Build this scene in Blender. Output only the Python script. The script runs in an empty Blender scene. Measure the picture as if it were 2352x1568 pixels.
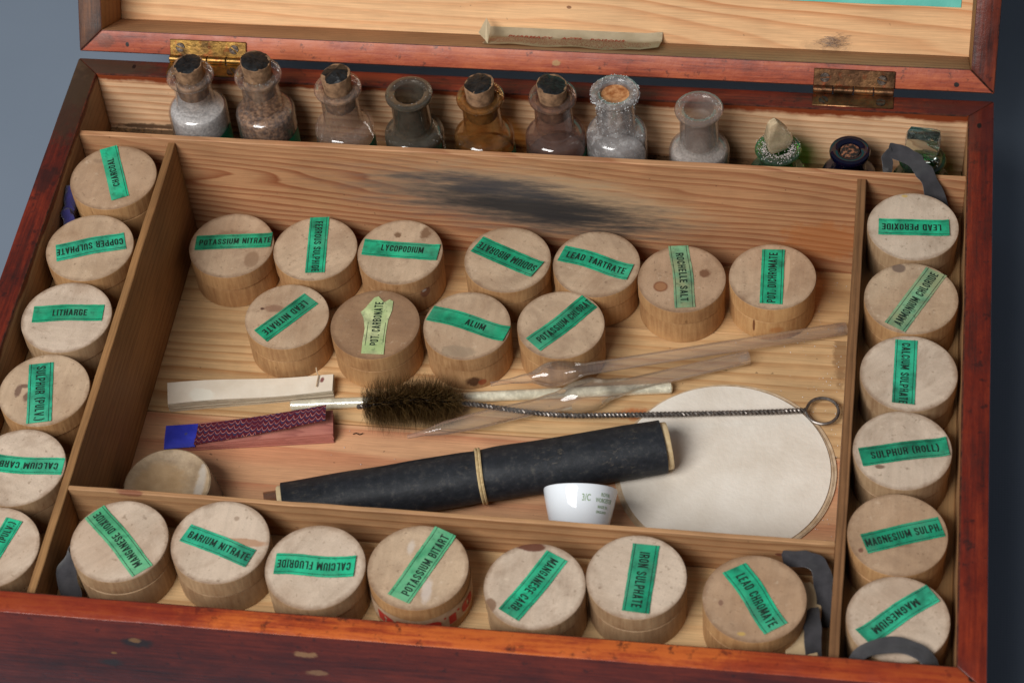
import bpy, bmesh, math, random
from mathutils import Vector, Matrix, noise
random.seed(7)
PI = math.pi
S = bpy.context.scene
C = S.collection
RIM = .078                      # height of the chest rim above the table
# ------------------------------------------------------------------ camera
cam = bpy.data.objects.new('camera', bpy.data.cameras.new('camera')); C.objects.link(cam)
S.camera = cam
cam.data.sensor_width = 36; cam.data.lens = 36*5456.3/2352
cam.data.clip_start = .05; cam.data.clip_end = 20
_r = Vector((0.98852036, 0.13537593, -0.06708844)); _u = Vector((-0.0621944, 0.76927286, 0.6358861)); _f = Vector((-0.13769298, 0.62441383, -0.7688615))
cam.matrix_world = Matrix(((_r.x, _u.x, -_f.x, .34335), (_r.y, _u.y, -_f.y, -.44113), (_r.z, _u.z, -_f.z, .71816+RIM), (0, 0, 0, 1)))
cam.data.dof.use_dof = True; cam.data.dof.focus_distance = .985; cam.data.dof.aperture_fstop = 18
# ------------------------------------------------------------------ light
w = bpy.data.worlds.new('World'); S.world = w; w.use_nodes = True
bg = w.node_tree.nodes['Background']; bg.inputs[0].default_value = (.86, .92, 1, 1); bg.inputs[1].default_value = .12
def area(name, loc, target, sx, sy, power, col):
    l = bpy.data.lights.new(name, 'AREA'); l.shape = 'RECTANGLE'; l.size = sx; l.size_y = sy; l.energy = power; l.color = col
    o = bpy.data.objects.new(name, l); C.objects.link(o); o.location = loc
    o.rotation_euler = (Vector(target)-Vector(loc)).to_track_quat('-Z', 'Y').to_euler()
area('key_softbox', (.2-.60, .15-.98, 1.36), (.2, .15, .05), 1.0, .76, 37, (1, .985, .96))
S.view_settings.view_transform = 'Standard'; S.view_settings.look = 'None'; S.view_settings.exposure = 0; S.view_settings.gamma = 1
S.cycles.max_bounces = 16; S.cycles.transparent_max_bounces = 24; S.cycles.transmission_bounces = 14; S.cycles.glossy_bounces = 6; S.cycles.diffuse_bounces = 5
S.cycles.caustics_refractive = True; S.cycles.caustics_reflective = False; S.cycles.sample_clamp_indirect = 4
S.cycles.use_denoising = True
# ------------------------------------------------------------------ node helper
def lin(*c): return tuple(((v/255)/12.92 if v/255 <= .04045 else ((v/255+.055)/1.055)**2.4) for v in c)+(1,)
class N:
    def __init__(s, name, rough=.6, spec=.4):
        s.m = bpy.data.materials.new(name); s.m.use_nodes = True; s.t = s.m.node_tree
        s.b = s.t.nodes['Principled BSDF']; s.b.inputs['Roughness'].default_value = rough
        s.b.inputs['Specular IOR Level'].default_value = spec
    def n(s, kind, **kw):
        o = s.t.nodes.new(kind)
        for k, v in kw.items():
            if k.startswith('_'): setattr(o, k[1:], v)
        return o
    def l(s, a, b): s.t.links.new(a, b)
    def put(s, sock, v):
        if hasattr(v, 'is_output') or hasattr(v, 'links'): s.l(v, sock)
        else: sock.default_value = v
    def coord(s, off=(0, 0, 0), rnd=True):
        o = s.n('ShaderNodeTexCoord').outputs['Object']
        if rnd:
            i = s.n('ShaderNodeObjectInfo').outputs['Random']
            m = s.n('ShaderNodeVectorMath', _operation='SCALE'); m.inputs[0].default_value = (1.7, 2.3, 3.1); s.l(i, m.inputs['Scale'])
            a = s.n('ShaderNodeVectorMath', _operation='ADD'); s.l(o, a.inputs[0]); s.l(m.outputs[0], a.inputs[1]); o = a.outputs[0]
        if any(off):
            a = s.n('ShaderNodeVectorMath', _operation='ADD'); s.l(o, a.inputs[0]); a.inputs[1].default_value = off; o = a.outputs[0]
        return o
    def mul(s, v, sc):
        m = s.n('ShaderNodeVectorMath', _operation='MULTIPLY'); s.l(v, m.inputs[0]); m.inputs[1].default_value = sc; return m.outputs[0]
    def noise(s, v, scale=1, detail=3, rough=.55, dist=0):
        t = s.n('ShaderNodeTexNoise'); s.l(v, t.inputs['Vector']); t.inputs['Scale'].default_value = scale
        t.inputs['Detail'].default_value = detail; t.inputs['Roughness'].default_value = rough; t.inputs['Distortion'].default_value = dist
        return t.outputs['Fac']
    def math(s, op, a, b=0., c=None):
        m = s.n('ShaderNodeMath', _operation=op); s.put(m.inputs[0], a); s.put(m.inputs[1], b)
        if c is not None: s.put(m.inputs[2], c)
        return m.outputs[0]
    def ramp(s, f, stops):
        r = s.n('ShaderNodeValToRGB'); s.l(f, r.inputs[0]); e = r.color_ramp.elements
        while len(e) < len(stops): e.new(.5)
        for el, (p, c) in zip(e, stops):
            el.position = p; el.color = c if isinstance(c, tuple) else (c, c, c, 1)
        return r.outputs[0]
    def mix(s, f, a, b, mode='MIX'):
        m = s.n('ShaderNodeMix', _data_type='RGBA', _blend_type=mode); s.put(m.inputs[0], f); s.put(m.inputs[6], a); s.put(m.inputs[7], b); return m.outputs[2]
    def bump(s, h, strength=.3, dist=.0005, prev=None):
        b = s.n('ShaderNodeBump'); b.inputs['Strength'].default_value = strength; b.inputs['Distance'].default_value = dist; s.l(h, b.inputs['Height'])
        if prev is not None: s.l(prev, b.inputs['Normal'])
        s.l(b.outputs[0], s.b.inputs['Normal']); return b.outputs[0]
    def color(s, c): s.put(s.b.inputs['Base Color'], c)
    def spots(s, base, lst):
        """stains with a shape of their own: (centre, radii, colour, strength, raggedness)"""
        if not lst: return base
        o = s.n('ShaderNodeTexCoord').outputs['Object']
        nz = s.n('ShaderNodeTexNoise'); s.l(o, nz.inputs['Vector']); nz.inputs['Scale'].default_value = 210; nz.inputs['Detail'].default_value = 7; nz.inputs['Roughness'].default_value = .68
        for c, r, col, st, rg in lst:
            a = s.n('ShaderNodeVectorMath', _operation='SUBTRACT'); s.l(o, a.inputs[0]); a.inputs[1].default_value = c
            d = s.mul(a.outputs[0], tuple(1/v for v in r))
            le = s.n('ShaderNodeVectorMath', _operation='LENGTH'); s.l(d, le.inputs[0])
            q = s.math('ADD', le.outputs['Value'], s.math('MULTIPLY', s.math('SUBTRACT', nz.outputs['Fac'], .5), rg))
            mr = s.n('ShaderNodeMapRange'); s.l(q, mr.inputs[0]); mr.inputs[1].default_value = 1; mr.inputs[2].default_value = .6 if rg > 1 else .75
            mr.inputs[3].default_value = 0; mr.inputs[4].default_value = st
            base = s.mix(mr.outputs[0], base, lin(*col))
        return base

def wood(name, light, dark, axis=0, perp=(0, 1, .6), spacing=.0035, wav=.012, rough=.62, strength=1, grain=.25, dirt=.35, off=(0, 0, 0), stains=(), topstain=None, rnd=False, scorch=None, slope=0.):
    """sawn softwood: latewood lines that wander along the grain, fibres, dirt; AXIS is the grain direction"""
    s = N(name, rough, .3); v = s.coord(off, rnd)
    st = [1., 1., 1.]; st[axis] = .12
    sep = s.n('ShaderNodeSeparateXYZ'); s.l(v, sep.inputs[0])
    f = None
    for i in range(3):
        if i != axis and perp[i]:
            t = s.math('MULTIPLY', sep.outputs[i], perp[i]); f = t if f is None else s.math('ADD', f, t)
    if slope: f = s.math('ADD', f, s.math('MULTIPLY', sep.outputs[axis], slope))
    vs = s.mul(v, tuple(st))
    big = s.noise(vs, 38, 2, .5); fine = s.noise(vs, 330, 2, .5)
    f = s.math('ADD', f, s.math('MULTIPLY', s.math('SUBTRACT', big, .5), wav))
    f = s.math('ADD', f, s.math('MULTIPLY', s.math('SUBTRACT', fine, .5), .0009))
    fr = s.math('FRACT', s.math('MULTIPLY', f, 1/spacing))
    ring = s.ramp(fr, [(0, .12), (.45, .2), (.78, .75), (.9, 1.), (.97, .35), (1, .12)])
    amt = s.ramp(s.noise(vs, 22, 2), [(.3, .25), (.7, 1.)])
    rg = s.math('MULTIPLY', s.math('MULTIPLY', ring, amt), strength)
    col = s.mix(rg, lin(*light), lin(*dark))
    st2 = [1., 1., 1.]; st2[axis] = .03
    fib = s.noise(s.mul(v, tuple(st2)), 1500, 3, .7)
    fc = s.ramp(fib, [(.3, 1-grain), (.7, 1+grain*.25)])
    col = s.mix(1., col, fc, 'MULTIPLY')
    bl = s.ramp(s.noise(s.mul(v, (1, 1, 1)), 26, 5, .6), [(.32, 1-dirt), (.62, 1.)])
    col = s.mix(1., col, s.mix(.75, bl, bl), 'MULTIPLY')
    sp = s.ramp(s.noise(v, 420, 2, .5), [(.22, 1.), (.27, 0.)])
    col = s.mix(s.math('MULTIPLY', sp, .55), col, lin(62, 44, 30))
    if scorch: col = scorch(s, col)
    col = s.spots(col, stains)
    if topstain:      # varnish that ran over the edge
        zt, depth, sc = topstain
        o = s.n('ShaderNodeTexCoord').outputs['Object']; sp2 = s.n('ShaderNodeSeparateXYZ'); s.l(o, sp2.inputs[0])
        q = s.math('ADD', sp2.outputs[2], s.math('MULTIPLY', s.math('SUBTRACT', s.noise(o, 55, 4, .6), .5), depth*1.8))
        mr = s.n('ShaderNodeMapRange'); s.l(q, mr.inputs[0]); mr.inputs[1].default_value = zt-depth; mr.inputs[2].default_value = zt-depth*.55
        col = s.mix(mr.outputs[0], col, lin(*sc))
    s.color(col)
    h = s.math('ADD', s.math('MULTIPLY', fib, .6), s.math('MULTIPLY', ring, .5))
    s.bump(h, .35, .00025)
    return s.m

def mahogany(name, axis=0, bright=(196, 84, 34), mid=(140, 44, 24), dark=(66, 26, 20), thr=(.36, .56), rough=.32, stains=(), off=(0, 0, 0), worn=.5, wgrey=(120, 92, 66)):
    """reddish stained and varnished wood, blotchy and scuffed"""
    s = N(name, rough, .5); v = s.coord(off, False)
    st = [1., 1., 1.]; st[axis] = .16
    vs = s.mul(v, tuple(st))
    n1 = s.noise(s.mul(v, tuple(.45 if i == axis else 1. for i in range(3))), 36, 8, .72); n2 = s.noise(s.mul(v, tuple(.05 if i == axis else 1. for i in range(3))), 620, 5, .7)
    n0 = s.noise(v, 9, 2, .5)
    a = s.math('ADD', s.math('ADD', s.math('MULTIPLY', n1, .52), s.math('MULTIPLY', n2, .30)), s.math('MULTIPLY', n0, .18))
    col = s.ramp(a, [(thr[0]+.01, lin(*dark)), ((thr[0]+thr[1])/2, lin(*mid)), (thr[1], lin(*bright))])
    sp = s.ramp(s.noise(v, 190, 5, .7), [(.33, 1.), (.42, 0.)])
    col = s.mix(s.math('MULTIPLY', sp, .75), col, lin(44, 20, 18))
    wn = s.ramp(s.noise(s.mul(v, (1, 1, 1)), 520, 6, .75), [(.62, 0.), (.72, 1.)])
    wm = s.ramp(s.noise(v, 45, 3, .5), [(.5, 0.), (.66, 1.)])
    col = s.mix(s.math('MULTIPLY', s.math('MULTIPLY', wn, wm), worn), col, lin(*wgrey))
    col = s.spots(col, stains)
    s.color(col)
    s.put(s.b.inputs['Roughness'], s.math('ADD', s.math('MULTIPLY', s.noise(v, 120, 4), .4), rough-.18))
    s.bump(s.math('ADD', s.math('MULTIPLY', n2, .7), s.noise(v, 260, 5, .7)), .45, .0004)
    s.b.inputs['Coat Weight'].default_value = .05; s.b.inputs['Coat Roughness'].default_value = .25
    return s.m

def plain(name, c1, c2, scale=90, rough=.6, spec=.4, bump=.2, detail=4, stains=(), rnd=False, lo=.35, hi=.65, metal=0, bs=900):
    s = N(name, rough, spec); v = s.coord((0, 0, 0), rnd)
    col = s.ramp(s.noise(v, scale, detail, .6), [(lo, lin(*c1)), (hi, lin(*c2))])
    s.color(s.spots(col, stains)); s.b.inputs['Metallic'].default_value = metal
    if bump: s.bump(s.noise(v, bs, 3, .6), bump, .0003)
    return s.m
def glass(name, col=(1, 1, 1), rough=.02, ior=1.5, dust=0., dustcol=(150, 140, 132), dscale=300, dlo=.45, dhi=.7, haze=0., edge=.45, solid=False, fres=1.4, power=3., cap=.42):
    """thin blown glass: tinted see-through wall, darker where it is seen edge-on, mirror-like gloss, uneven film of dust"""
    s = N(name, rough, .5); out = s.t.nodes['Material Output']
    if solid:
        b = s.b; b.inputs['Base Color'].default_value = (*col, 1); b.inputs['Transmission Weight'].default_value = 1; b.inputs['IOR'].default_value = ior; sh = b.outputs[0]
    else:
        lw = s.n('ShaderNodeLayerWeight'); lw.inputs[0].default_value = .5
        fc = s.math('POWER', lw.outputs['Facing'], power)
        tc = s.mix(s.math('MULTIPLY', fc, edge), (*col, 1), (col[0]**3*.6, col[1]**3*.6, col[2]**3*.6, 1))
        tr = s.n('ShaderNodeBsdfTransparent'); s.l(tc, tr.inputs[0])
        gl = s.n('ShaderNodeBsdfGlossy'); gl.inputs['Roughness'].default_value = rough; gl.inputs[0].default_value = (1, 1, 1, 1)
        fr = s.n('ShaderNodeFresnel'); fr.inputs[0].default_value = ior; sh = tr.outputs[0]
    if dust or haze:
        d = s.n('ShaderNodeBsdfDiffuse'); d.inputs[0].default_value = lin(*dustcol)
        v = s.coord((0, 0, 0), True)
        f = s.ramp(s.noise(v, dscale, 5, .7), [(dlo, 0.), (dhi, 1.)])
        f = s.math('ADD', s.math('MULTIPLY', f, dust), haze)
        mx = s.n('ShaderNodeMixShader'); s.l(f, mx.inputs[0]); s.l(sh, mx.inputs[1]); s.l(d.outputs[0], mx.inputs[2]); sh = mx.outputs[0]
    if not solid:
        mx = s.n('ShaderNodeMixShader'); s.l(s.math('MINIMUM', s.math('MULTIPLY', fr.outputs[0], fres), cap), mx.inputs[0]); s.l(sh, mx.inputs[1]); s.l(gl.outputs[0], mx.inputs[2]); sh = mx.outputs[0]
    s.l(sh, out.inputs[0])
    return s.m
# ------------------------------------------------------------------ mesh helpers
def tag(o, label=None, cat=None, group=None, kind=None):
    for k, v in (('label', label), ('category', cat), ('group', group), ('kind', kind)):
        if v: o[k] = v
    return o
def link(name, me, mats=(), parent=None, smooth=True):
    if isinstance(me, bmesh.types.BMesh):
        bm = me; me = bpy.data.meshes.new(name); bm.to_mesh(me); bm.free()
    for m in (mats if isinstance(mats, (list, tuple)) else [mats]): me.materials.append(m)
    if smooth is True: me.polygons.foreach_set('use_smooth', [True]*len(me.polygons))
    o = bpy.data.objects.new(name, me); C.objects.link(o)
    if smooth is True:
        try: me.set_sharp_from_angle(angle=math.radians(38))
        except Exception: pass
    if parent: o.parent = parent
    return o
def empty(name, loc, rz=0, label=None, cat=None, group=None):
    o = bpy.data.objects.new(name, None); C.objects.link(o); o.location = loc; o.rotation_euler = (0, 0, rz); o.empty_display_size = .01
    return tag(o, label, cat, group)
def cuts(bm, axis, n):
    """slice a mesh crosswise so that its long edges can be uneven"""
    cs = [v.co[axis] for v in bm.verts]; a, b = min(cs), max(cs)
    for i in range(1, n):
        p = Vector((0, 0, 0)); p[axis] = a+(b-a)*i/n; nn = Vector((0, 0, 0)); nn[axis] = 1
        bmesh.ops.bisect_plane(bm, geom=bm.verts[:]+bm.edges[:]+bm.faces[:], plane_co=p, plane_no=nn)
def jitter(bm, a, fr=60, keep=None):
    for v in bm.verts:
        d = noise.noise_vector(v.co*fr)+noise.noise_vector(v.co*fr*3.1)*.5
        if keep is None or keep(v.co): v.co += d*a
def prism(foot, z0, z1, bev=.0005, n=1, axis=0, jit=0, seg=1):
    bm = bmesh.new(); lo = [bm.verts.new((x, y, z0)) for x, y in foot]; hi = [bm.verts.new((x, y, z1)) for x, y in foot]
    k = len(foot); bm.faces.new(lo[::-1]); bm.faces.new(hi)
    for i in range(k): bm.faces.new((lo[i], lo[(i+1) % k], hi[(i+1) % k], hi[i]))
    bmesh.ops.recalc_face_normals(bm, faces=bm.faces)
    if bev: bmesh.ops.bevel(bm, geom=bm.edges[:], offset=bev, segments=seg, affect='EDGES', profile=.5)
    if n > 1: cuts(bm, axis, n)
    if jit: jitter(bm, jit)
    return bm
def box(x0, x1, y0, y1, z0, z1, **k): return prism([(x0, y0), (x1, y0), (x1, y1), (x0, y1)], z0, z1, **k)
def lathe(prof, seg=48, bm=None, M=None, mat=0, smooth=True, close=False):
    bm = bm or bmesh.new(); rings = []
    for r, z in prof:
        if r < 1e-7: rings.append([bm.verts.new((0, 0, z))])
        else: rings.append([bm.verts.new((r*math.cos(2*PI*i/seg), r*math.sin(2*PI*i/seg), z)) for i in range(seg)])
    ps = list(zip(rings, rings[1:]))+([(rings[-1], rings[0])] if close else [])
    for a, b in ps:
        for i in range(seg):
            j = (i+1) % seg
            if len(a) == 1 and len(b) == 1: continue
            if len(a) == 1: f = (a[0], b[j], b[i])
            elif len(b) == 1: f = (a[i], a[j], b[0])
            else: f = (a[i], a[j], b[j], b[i])
            try: bm.faces.new(f).material_index = mat
            except ValueError: pass
    vs = [v for r in rings for v in r]
    if M is not None: bmesh.ops.transform(bm, matrix=M, verts=vs)
    return bm
def fixn(bm): bmesh.ops.recalc_face_normals(bm, faces=bm.faces); return bm
def frames(pts):
    T = [((pts[min(i+1, len(pts)-1)]-pts[max(i-1, 0)]).normalized()) for i in range(len(pts))]
    n = T[0].orthogonal().normalized(); out = []
    for t in T:
        n = (n-t*n.dot(t)).normalized(); out.append((t, n, t.cross(n)))
    return out
def sweep(pts, rad, seg=8, bm=None, cap=True, closed=False):
    bm = bm or bmesh.new(); pts = [Vector(p) for p in pts]; fr = frames(pts); rs = []
    for i, (p, (t, n, b)) in enumerate(zip(pts, fr)):
        r = rad[i] if isinstance(rad, (list, tuple)) else rad
        rs.append([bm.verts.new(p+(n*math.cos(2*PI*k/seg)+b*math.sin(2*PI*k/seg))*r) for k in range(seg)])
    for a, b in list(zip(rs, rs[1:]))+([(rs[-1], rs[0])] if closed else []):
        for k in range(seg): bm.faces.new((a[k], a[(k+1) % seg], b[(k+1) % seg], b[k]))
    if cap and not closed: bm.faces.new(rs[0][::-1]); bm.faces.new(rs[-1])
    return bm
def catmull(P, n):
    P = [Vector(p) for p in P]; Q = [P[0]*2-P[1]]+P+[P[-1]*2-P[-2]]; out = []
    for i in range(1, len(Q)-2):
        a, b, c, d = Q[i-1:i+3]
        for k in range(n):
            t = k/n; out.append(.5*((2*b)+(c-a)*t+(2*a-5*b+4*c-d)*t*t+(3*b-a-3*c+d)*t**3))
    return out+[P[-1]]
def thicken(bm, th):
    bm.normal_update(); nm = {v: v.normal.copy() for v in bm.verts}; old = list(bm.verts)
    r = bmesh.ops.extrude_face_region(bm, geom=bm.faces[:], use_keep_orig=True)
    new = [e for e in r['geom'] if isinstance(e, bmesh.types.BMVert)]
    kd = {tuple(round(c, 9) for c in v.co): nm[v] for v in old}
    for v in new: v.co += kd.get(tuple(round(c, 9) for c in v.co), Vector((0, 0, 1)))*th
    bmesh.ops.recalc_face_normals(bm, faces=bm.faces)
def ribbon(P, W, width, th=.0004, n=8, mats=None, name='ribbon', parent=None):
    """a strip along P whose crosswise direction runs through W"""
    a = catmull(P, n); b = catmull(W, n); bm = bmesh.new(); rows = []; m = 5
    for i, (p, q) in enumerate(zip(a, b)):
        q = q.normalized()
        wd_ = width if not isinstance(width, (list, tuple)) else width[0]+(width[1]-width[0])*min(1, i/(len(a)*.55))
        rows.append([bm.verts.new(p+q*wd_*(k/(m-1)-.5)+noise.noise_vector(p*140+q*k*.5)*.0009) for k in range(m)])
    for r0, r1 in zip(rows, rows[1:]):
        for k in range(m-1): bm.faces.new((r0[k], r0[k+1], r1[k+1], r1[k]))
    thicken(bm, th)
    return bm
def text_mesh(txt, bold=.0):
    """a word as (vertices, faces), scaled to the box 0..1 x 0..1 of its cap height"""
    cu = bpy.data.curves.new('t', 'FONT'); cu.body = txt; cu.size = 1; cu.offset = bold; cu.resolution_u = 3; cu.space_word = 1.25; cu.space_character = 1.08
    o = bpy.data.objects.new('t', cu); C.objects.link(o)
    me = o.to_mesh(); V = [v.co.copy() for v in me.vertices]; F = [tuple(p.vertices) for p in me.polygons]
    o.to_mesh_clear(); bpy.data.objects.remove(o); bpy.data.curves.remove(cu)
    xs = [v.x for v in V]; ys = [v.y for v in V]; x0, x1 = min(xs), max(xs)
    y0, y1 = 0., .7
    return [((v.x-x0)/(x1-x0), (v.y-y0)/(y1-y0)) for v in V], F
def add_text(bm, txt, fn, s0, s1, t0, t1, bold=.022):
    """lay text over the (s, t) box, FN maps (s, t) to a point"""
    V, F = text_mesh(txt, bold); vs = [bm.verts.new(fn(s0+(s1-s0)*a, t0+(t1-t0)*b)) for a, b in V]
    for f in F:
        try: bm.faces.new([vs[i] for i in f])
        except ValueError: pass
# condensed grotesque capitals drawn as thick strokes (cap height 1): width, centre lines
_a, _w, _q = .085, .46, .15
def _box(x0, y0, x1, y1, cs):
    """outline with chamfered corners; CS lists the corners in order, closed by hand"""
    return cs
_x1, _m = _w-_a, (_w)/2
_O = [(_a, _q+_a), (_a, 1-_a-_q), (_a+.06, 1-_a-.03), (_m, 1-_a), (_x1-.06, 1-_a-.03), (_x1, 1-_a-_q), (_x1, _q+_a), (_x1-.06, _a+.03), (_m, _a), (_a+.06, _a+.03)]
_bowl = lambda y0, y1: [(_a, y1), (_x1-.11, y1), (_x1-.02, y1-.06), (_x1, y1-.14), (_x1, y0+.14), (_x1-.02, y0+.06), (_x1-.11, y0), (_a, y0)]
GLY = {'O': (_w, [_O+[_O[0]]]), 'C': (_w, [[(_x1, .64), (_x1, .76), (_x1-.05, .885), (_m, .915), (_a+.05, .885), (_a, .76), (_a, .24), (_a+.05, .115), (_m, .085), (_x1-.05, .115), (_x1, .24), (_x1, .36)]]),
 'G': (_w, [[(_x1, .66), (_x1, .76), (_x1-.05, .885), (_m, .915), (_a+.05, .885), (_a, .76), (_a, .24), (_a+.05, .115), (_m, .085), (_x1-.05, .115), (_x1, .24), (_x1, .46), (_m, .46)]]),
 'S': (_w, [[(_x1, .68), (_x1, .78), (_x1-.05, .885), (_m, .915), (_a+.05, .885), (_a, .78), (_a, .68), (_a+.06, .57), (_x1-.06, .43), (_x1, .33), (_x1, .22), (_x1-.05, .115), (_m, .085), (_a+.05, .115), (_a, .22), (_a, .32)]]),
 'U': (_w, [[(_a, 1), (_a, .24), (_a+.05, .115), (_m, .085), (_x1-.05, .115), (_x1, .24), (_x1, 1)]]),
 'I': (.17, [[(_a, 0), (_a, 1)]]), 'L': (.38, [[(_a, 1), (_a, .08), (.38, .08)]]), 'T': (.44, [[(0, .92), (.44, .92)], [(.22, .92), (.22, 0)]]),
 'E': (.40, [[(.40, .92), (_a, .92), (_a, .08), (.40, .08)], [(_a, .51), (.36, .51)]]), 'F': (.38, [[(.38, .92), (_a, .92), (_a, 0)], [(_a, .5), (.34, .5)]]),
 'H': (_w, [[(_a, 0), (_a, 1)], [(_x1, 0), (_x1, 1)], [(_a, .5), (_x1, .5)]]), 'D': (_w, [_bowl(.08, .92)+[(_a, .92)]]), 'P': (_w, [[(_a, 0), (_a, 1)], _bowl(.44, .92)]),
 'B': (_w, [[(_a, 0), (_a, 1)], _bowl(.52, .92), _bowl(.08, .52)]), 'R': (_w, [[(_a, 0), (_a, 1)], _bowl(.48, .92), [(_m, .48), (_x1-.02, .34), (_x1+.01, 0)]]),
 'A': (.50, [[(.07, 0), (.25, 1)], [(.25, 1), (.43, 0)], [(.14, .27), (.36, .27)]]), 'V': (.50, [[(.07, 1), (.25, 0)], [(.25, 0), (.43, 1)]]),
 'M': (.64, [[(_a, 0), (_a, 1)], [(_a+.02, 1), (.32, .15)], [(.32, .15), (.62-_a, 1)], [(.64-_a, 0), (.64-_a, 1)]]), 'N': (.50, [[(_a, 0), (_a, 1)], [(_a, .98), (.50-_a, .02)], [(.50-_a, 0), (.50-_a, 1)]]),
 'X': (.48, [[(.07, 0), (.41, 1)], [(.07, 1), (.41, 0)]]), 'Y': (.48, [[(.07, 1), (.24, .45)], [(.41, 1), (.24, .45)], [(.24, .5), (.24, 0)]]),
 '.': (.17, [[(_a, 0), (_a, .17)]]), '(': (.26, [[(.21, 1.08), (.10, .8), (.08, .5), (.10, .2), (.21, -.08)]]), ')': (.26, [[(.05, 1.08), (.16, .8), (.18, .5), (.16, .2), (.05, -.08)]]), ' ': (.24, [])}
def add_print(bm, txt, fn, s0, s1, t0, t1, weight=.155, seed=0):
    """stroke lettering over the (s, t) box, slightly uneven as letterpress is"""
    rnd = random.Random(txt+str(seed)); gap = .10; x = 0; items = []
    for ch in txt:
        w_, st = GLY[ch]; items.append((x, st, rnd.uniform(-.02, .02))); x += w_+gap
    tot = x-gap; lay = 0
    for x0, st, dy in items:
        for pl in st:
            pl = [Vector((p[0]+x0, p[1]+dy)) for p in pl]; n = len(pl); cl = (pl[0]-pl[-1]).length < 1e-6; L_, R_ = [], []
            for i in range(n):
                a = pl[i-1] if i else (pl[-2] if cl else None); b = pl[i+1] if i < n-1 else (pl[1] if cl else None)
                d1 = (pl[i]-a).normalized() if a is not None else None; d2 = (b-pl[i]).normalized() if b is not None else None
                d1 = d1 or d2; d2 = d2 or d1; t_ = (d1+d2).normalized(); nn = Vector((-t_.y, t_.x)); k = min(1.6, 1/max(.5, nn.dot(Vector((-d1.y, d1.x)))))
                L_.append(pl[i]+nn*weight/2*k); R_.append(pl[i]-nn*weight/2*k)
            lay += 1; up = (lay % 3)*.00001
            def P3(q):
                p = fn(s0+(s1-s0)*q.x/tot, t0+(t1-t0)*q.y); return bm.verts.new((p.x, p.y, p.z+up))
            A = [P3(q) for q in L_]; B = [P3(q) for q in R_]
            for i in range(n-1): bm.faces.new((B[i], B[i+1], A[i+1], A[i]))
# ------------------------------------------------------------------ the table
def m_table():
    s = N('backdrop_cloth', .8, .2); v = s.coord((0, 0, 0), False)
    c = s.ramp(s.noise(v, 5, 4, .6), [(.3, (.165, .205, .262, 1)), (.7, (.190, .232, .292, 1))])
    wv = s.n('ShaderNodeTexWave', _wave_type='BANDS', _bands_direction='X'); s.l(v, wv.inputs[0]); wv.inputs['Scale'].default_value = 260
    w2 = s.n('ShaderNodeTexWave', _wave_type='BANDS', _bands_direction='Y'); s.l(v, w2.inputs[0]); w2.inputs['Scale'].default_value = 260
    h = s.math('ADD', wv.outputs['Fac'], w2.outputs['Fac'])
    c = s.mix(s.math('MULTIPLY', s.ramp(s.noise(v, 900, 3, .7), [(.70, 0.), (.74, 1.)]), .35), c, (.4, .43, .48, 1))
    s.color(s.mix(.04, c, s.ramp(h, [(.2, (.13, .165, .22, 1)), (1., (.24, .29, .36, 1))]))); s.bump(h, .06, .0003)
    return s.m
bm = bmesh.new(); bmesh.ops.create_grid(bm, x_segments=2, y_segments=2, size=3)
tag(link('table', bm, m_table(), smooth=False), kind='structure')
# ------------------------------------------------------------------ the chest
W, L, TB, TL = .4, .28835, .00942, .01062
FL, RF, BF = RIM-.0653, RIM-.0256, RIM-.033
PT, PB = RIM-.00526, RIM-.0033
xl0, xl1, xr0, xr1, yf0, yf1, yb1, yb0 = .05034, .05356, .34519, .34896, .06023, .06218, .24479, .24755
chest = empty('wooden_chest', (0, 0, 0), 0, 'open red-stained wooden chemistry chest with hinged lid and inner partitions', 'chest')
NAIL = (22, 14, 12)
m_front = mahogany('stain_front_wall', 0, (188, 94, 40), (152, 62, 30), (80, 32, 22), thr=(.42, .56), stains=[
    ((.02, .004, RIM), (.115, .02, .02), (118, 38, 24), .75, .9), ((.372, .004, RIM), (.07, .02, .02), (140, 50, 26), .6, .9),
    ((.0939, -.0005, RIM-.0137), (.0052, .003, .0028), (34, 28, 28), .9, 1.6), ((.094, -.0005, RIM-.0125), (.0022, .002, .0016), (120, 84, 50), .8, 1.8),
    ((.0809, -.0005, RIM-.029), (.0045, .003, .0022), (40, 34, 34), .85, 1.6), ((.158, -.0005, RIM-.0255), (.004, .003, .0016), (150, 112, 76), .8, 2.2),
    ((.163, -.0005, RIM-.0125), (.0035, .003, .0012), (140, 100, 66), .55, 2.2),
    ((.395, .006, RIM), (.0016, .003, .002), NAIL, 1, 2)])
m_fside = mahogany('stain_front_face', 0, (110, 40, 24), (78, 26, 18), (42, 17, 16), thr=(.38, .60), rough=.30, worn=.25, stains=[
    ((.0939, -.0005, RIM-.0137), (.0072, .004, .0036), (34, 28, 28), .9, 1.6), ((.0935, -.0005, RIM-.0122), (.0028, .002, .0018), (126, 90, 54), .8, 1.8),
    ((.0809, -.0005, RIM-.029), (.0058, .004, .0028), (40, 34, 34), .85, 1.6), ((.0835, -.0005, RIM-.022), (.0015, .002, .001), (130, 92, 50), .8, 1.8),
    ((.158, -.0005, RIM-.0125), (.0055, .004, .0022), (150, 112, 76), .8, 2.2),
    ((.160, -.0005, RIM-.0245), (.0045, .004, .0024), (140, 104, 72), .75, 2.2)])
m_left = mahogany('stain_left_wall', 1, (124, 44, 24), (84, 28, 18), (42, 22, 18), thr=(.40, .60), worn=.6, stains=[
    ((.004, .285, RIM), (.014, .032, .01), (82, 66, 46), .85, 1.0), ((.006, .262, RIM), (.012, .03, .01), (58, 42, 30), .8, 1.6),
    ((.004, .215, RIM), (.006, .01, .01), (40, 22, 20), .7, 2)])
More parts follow.
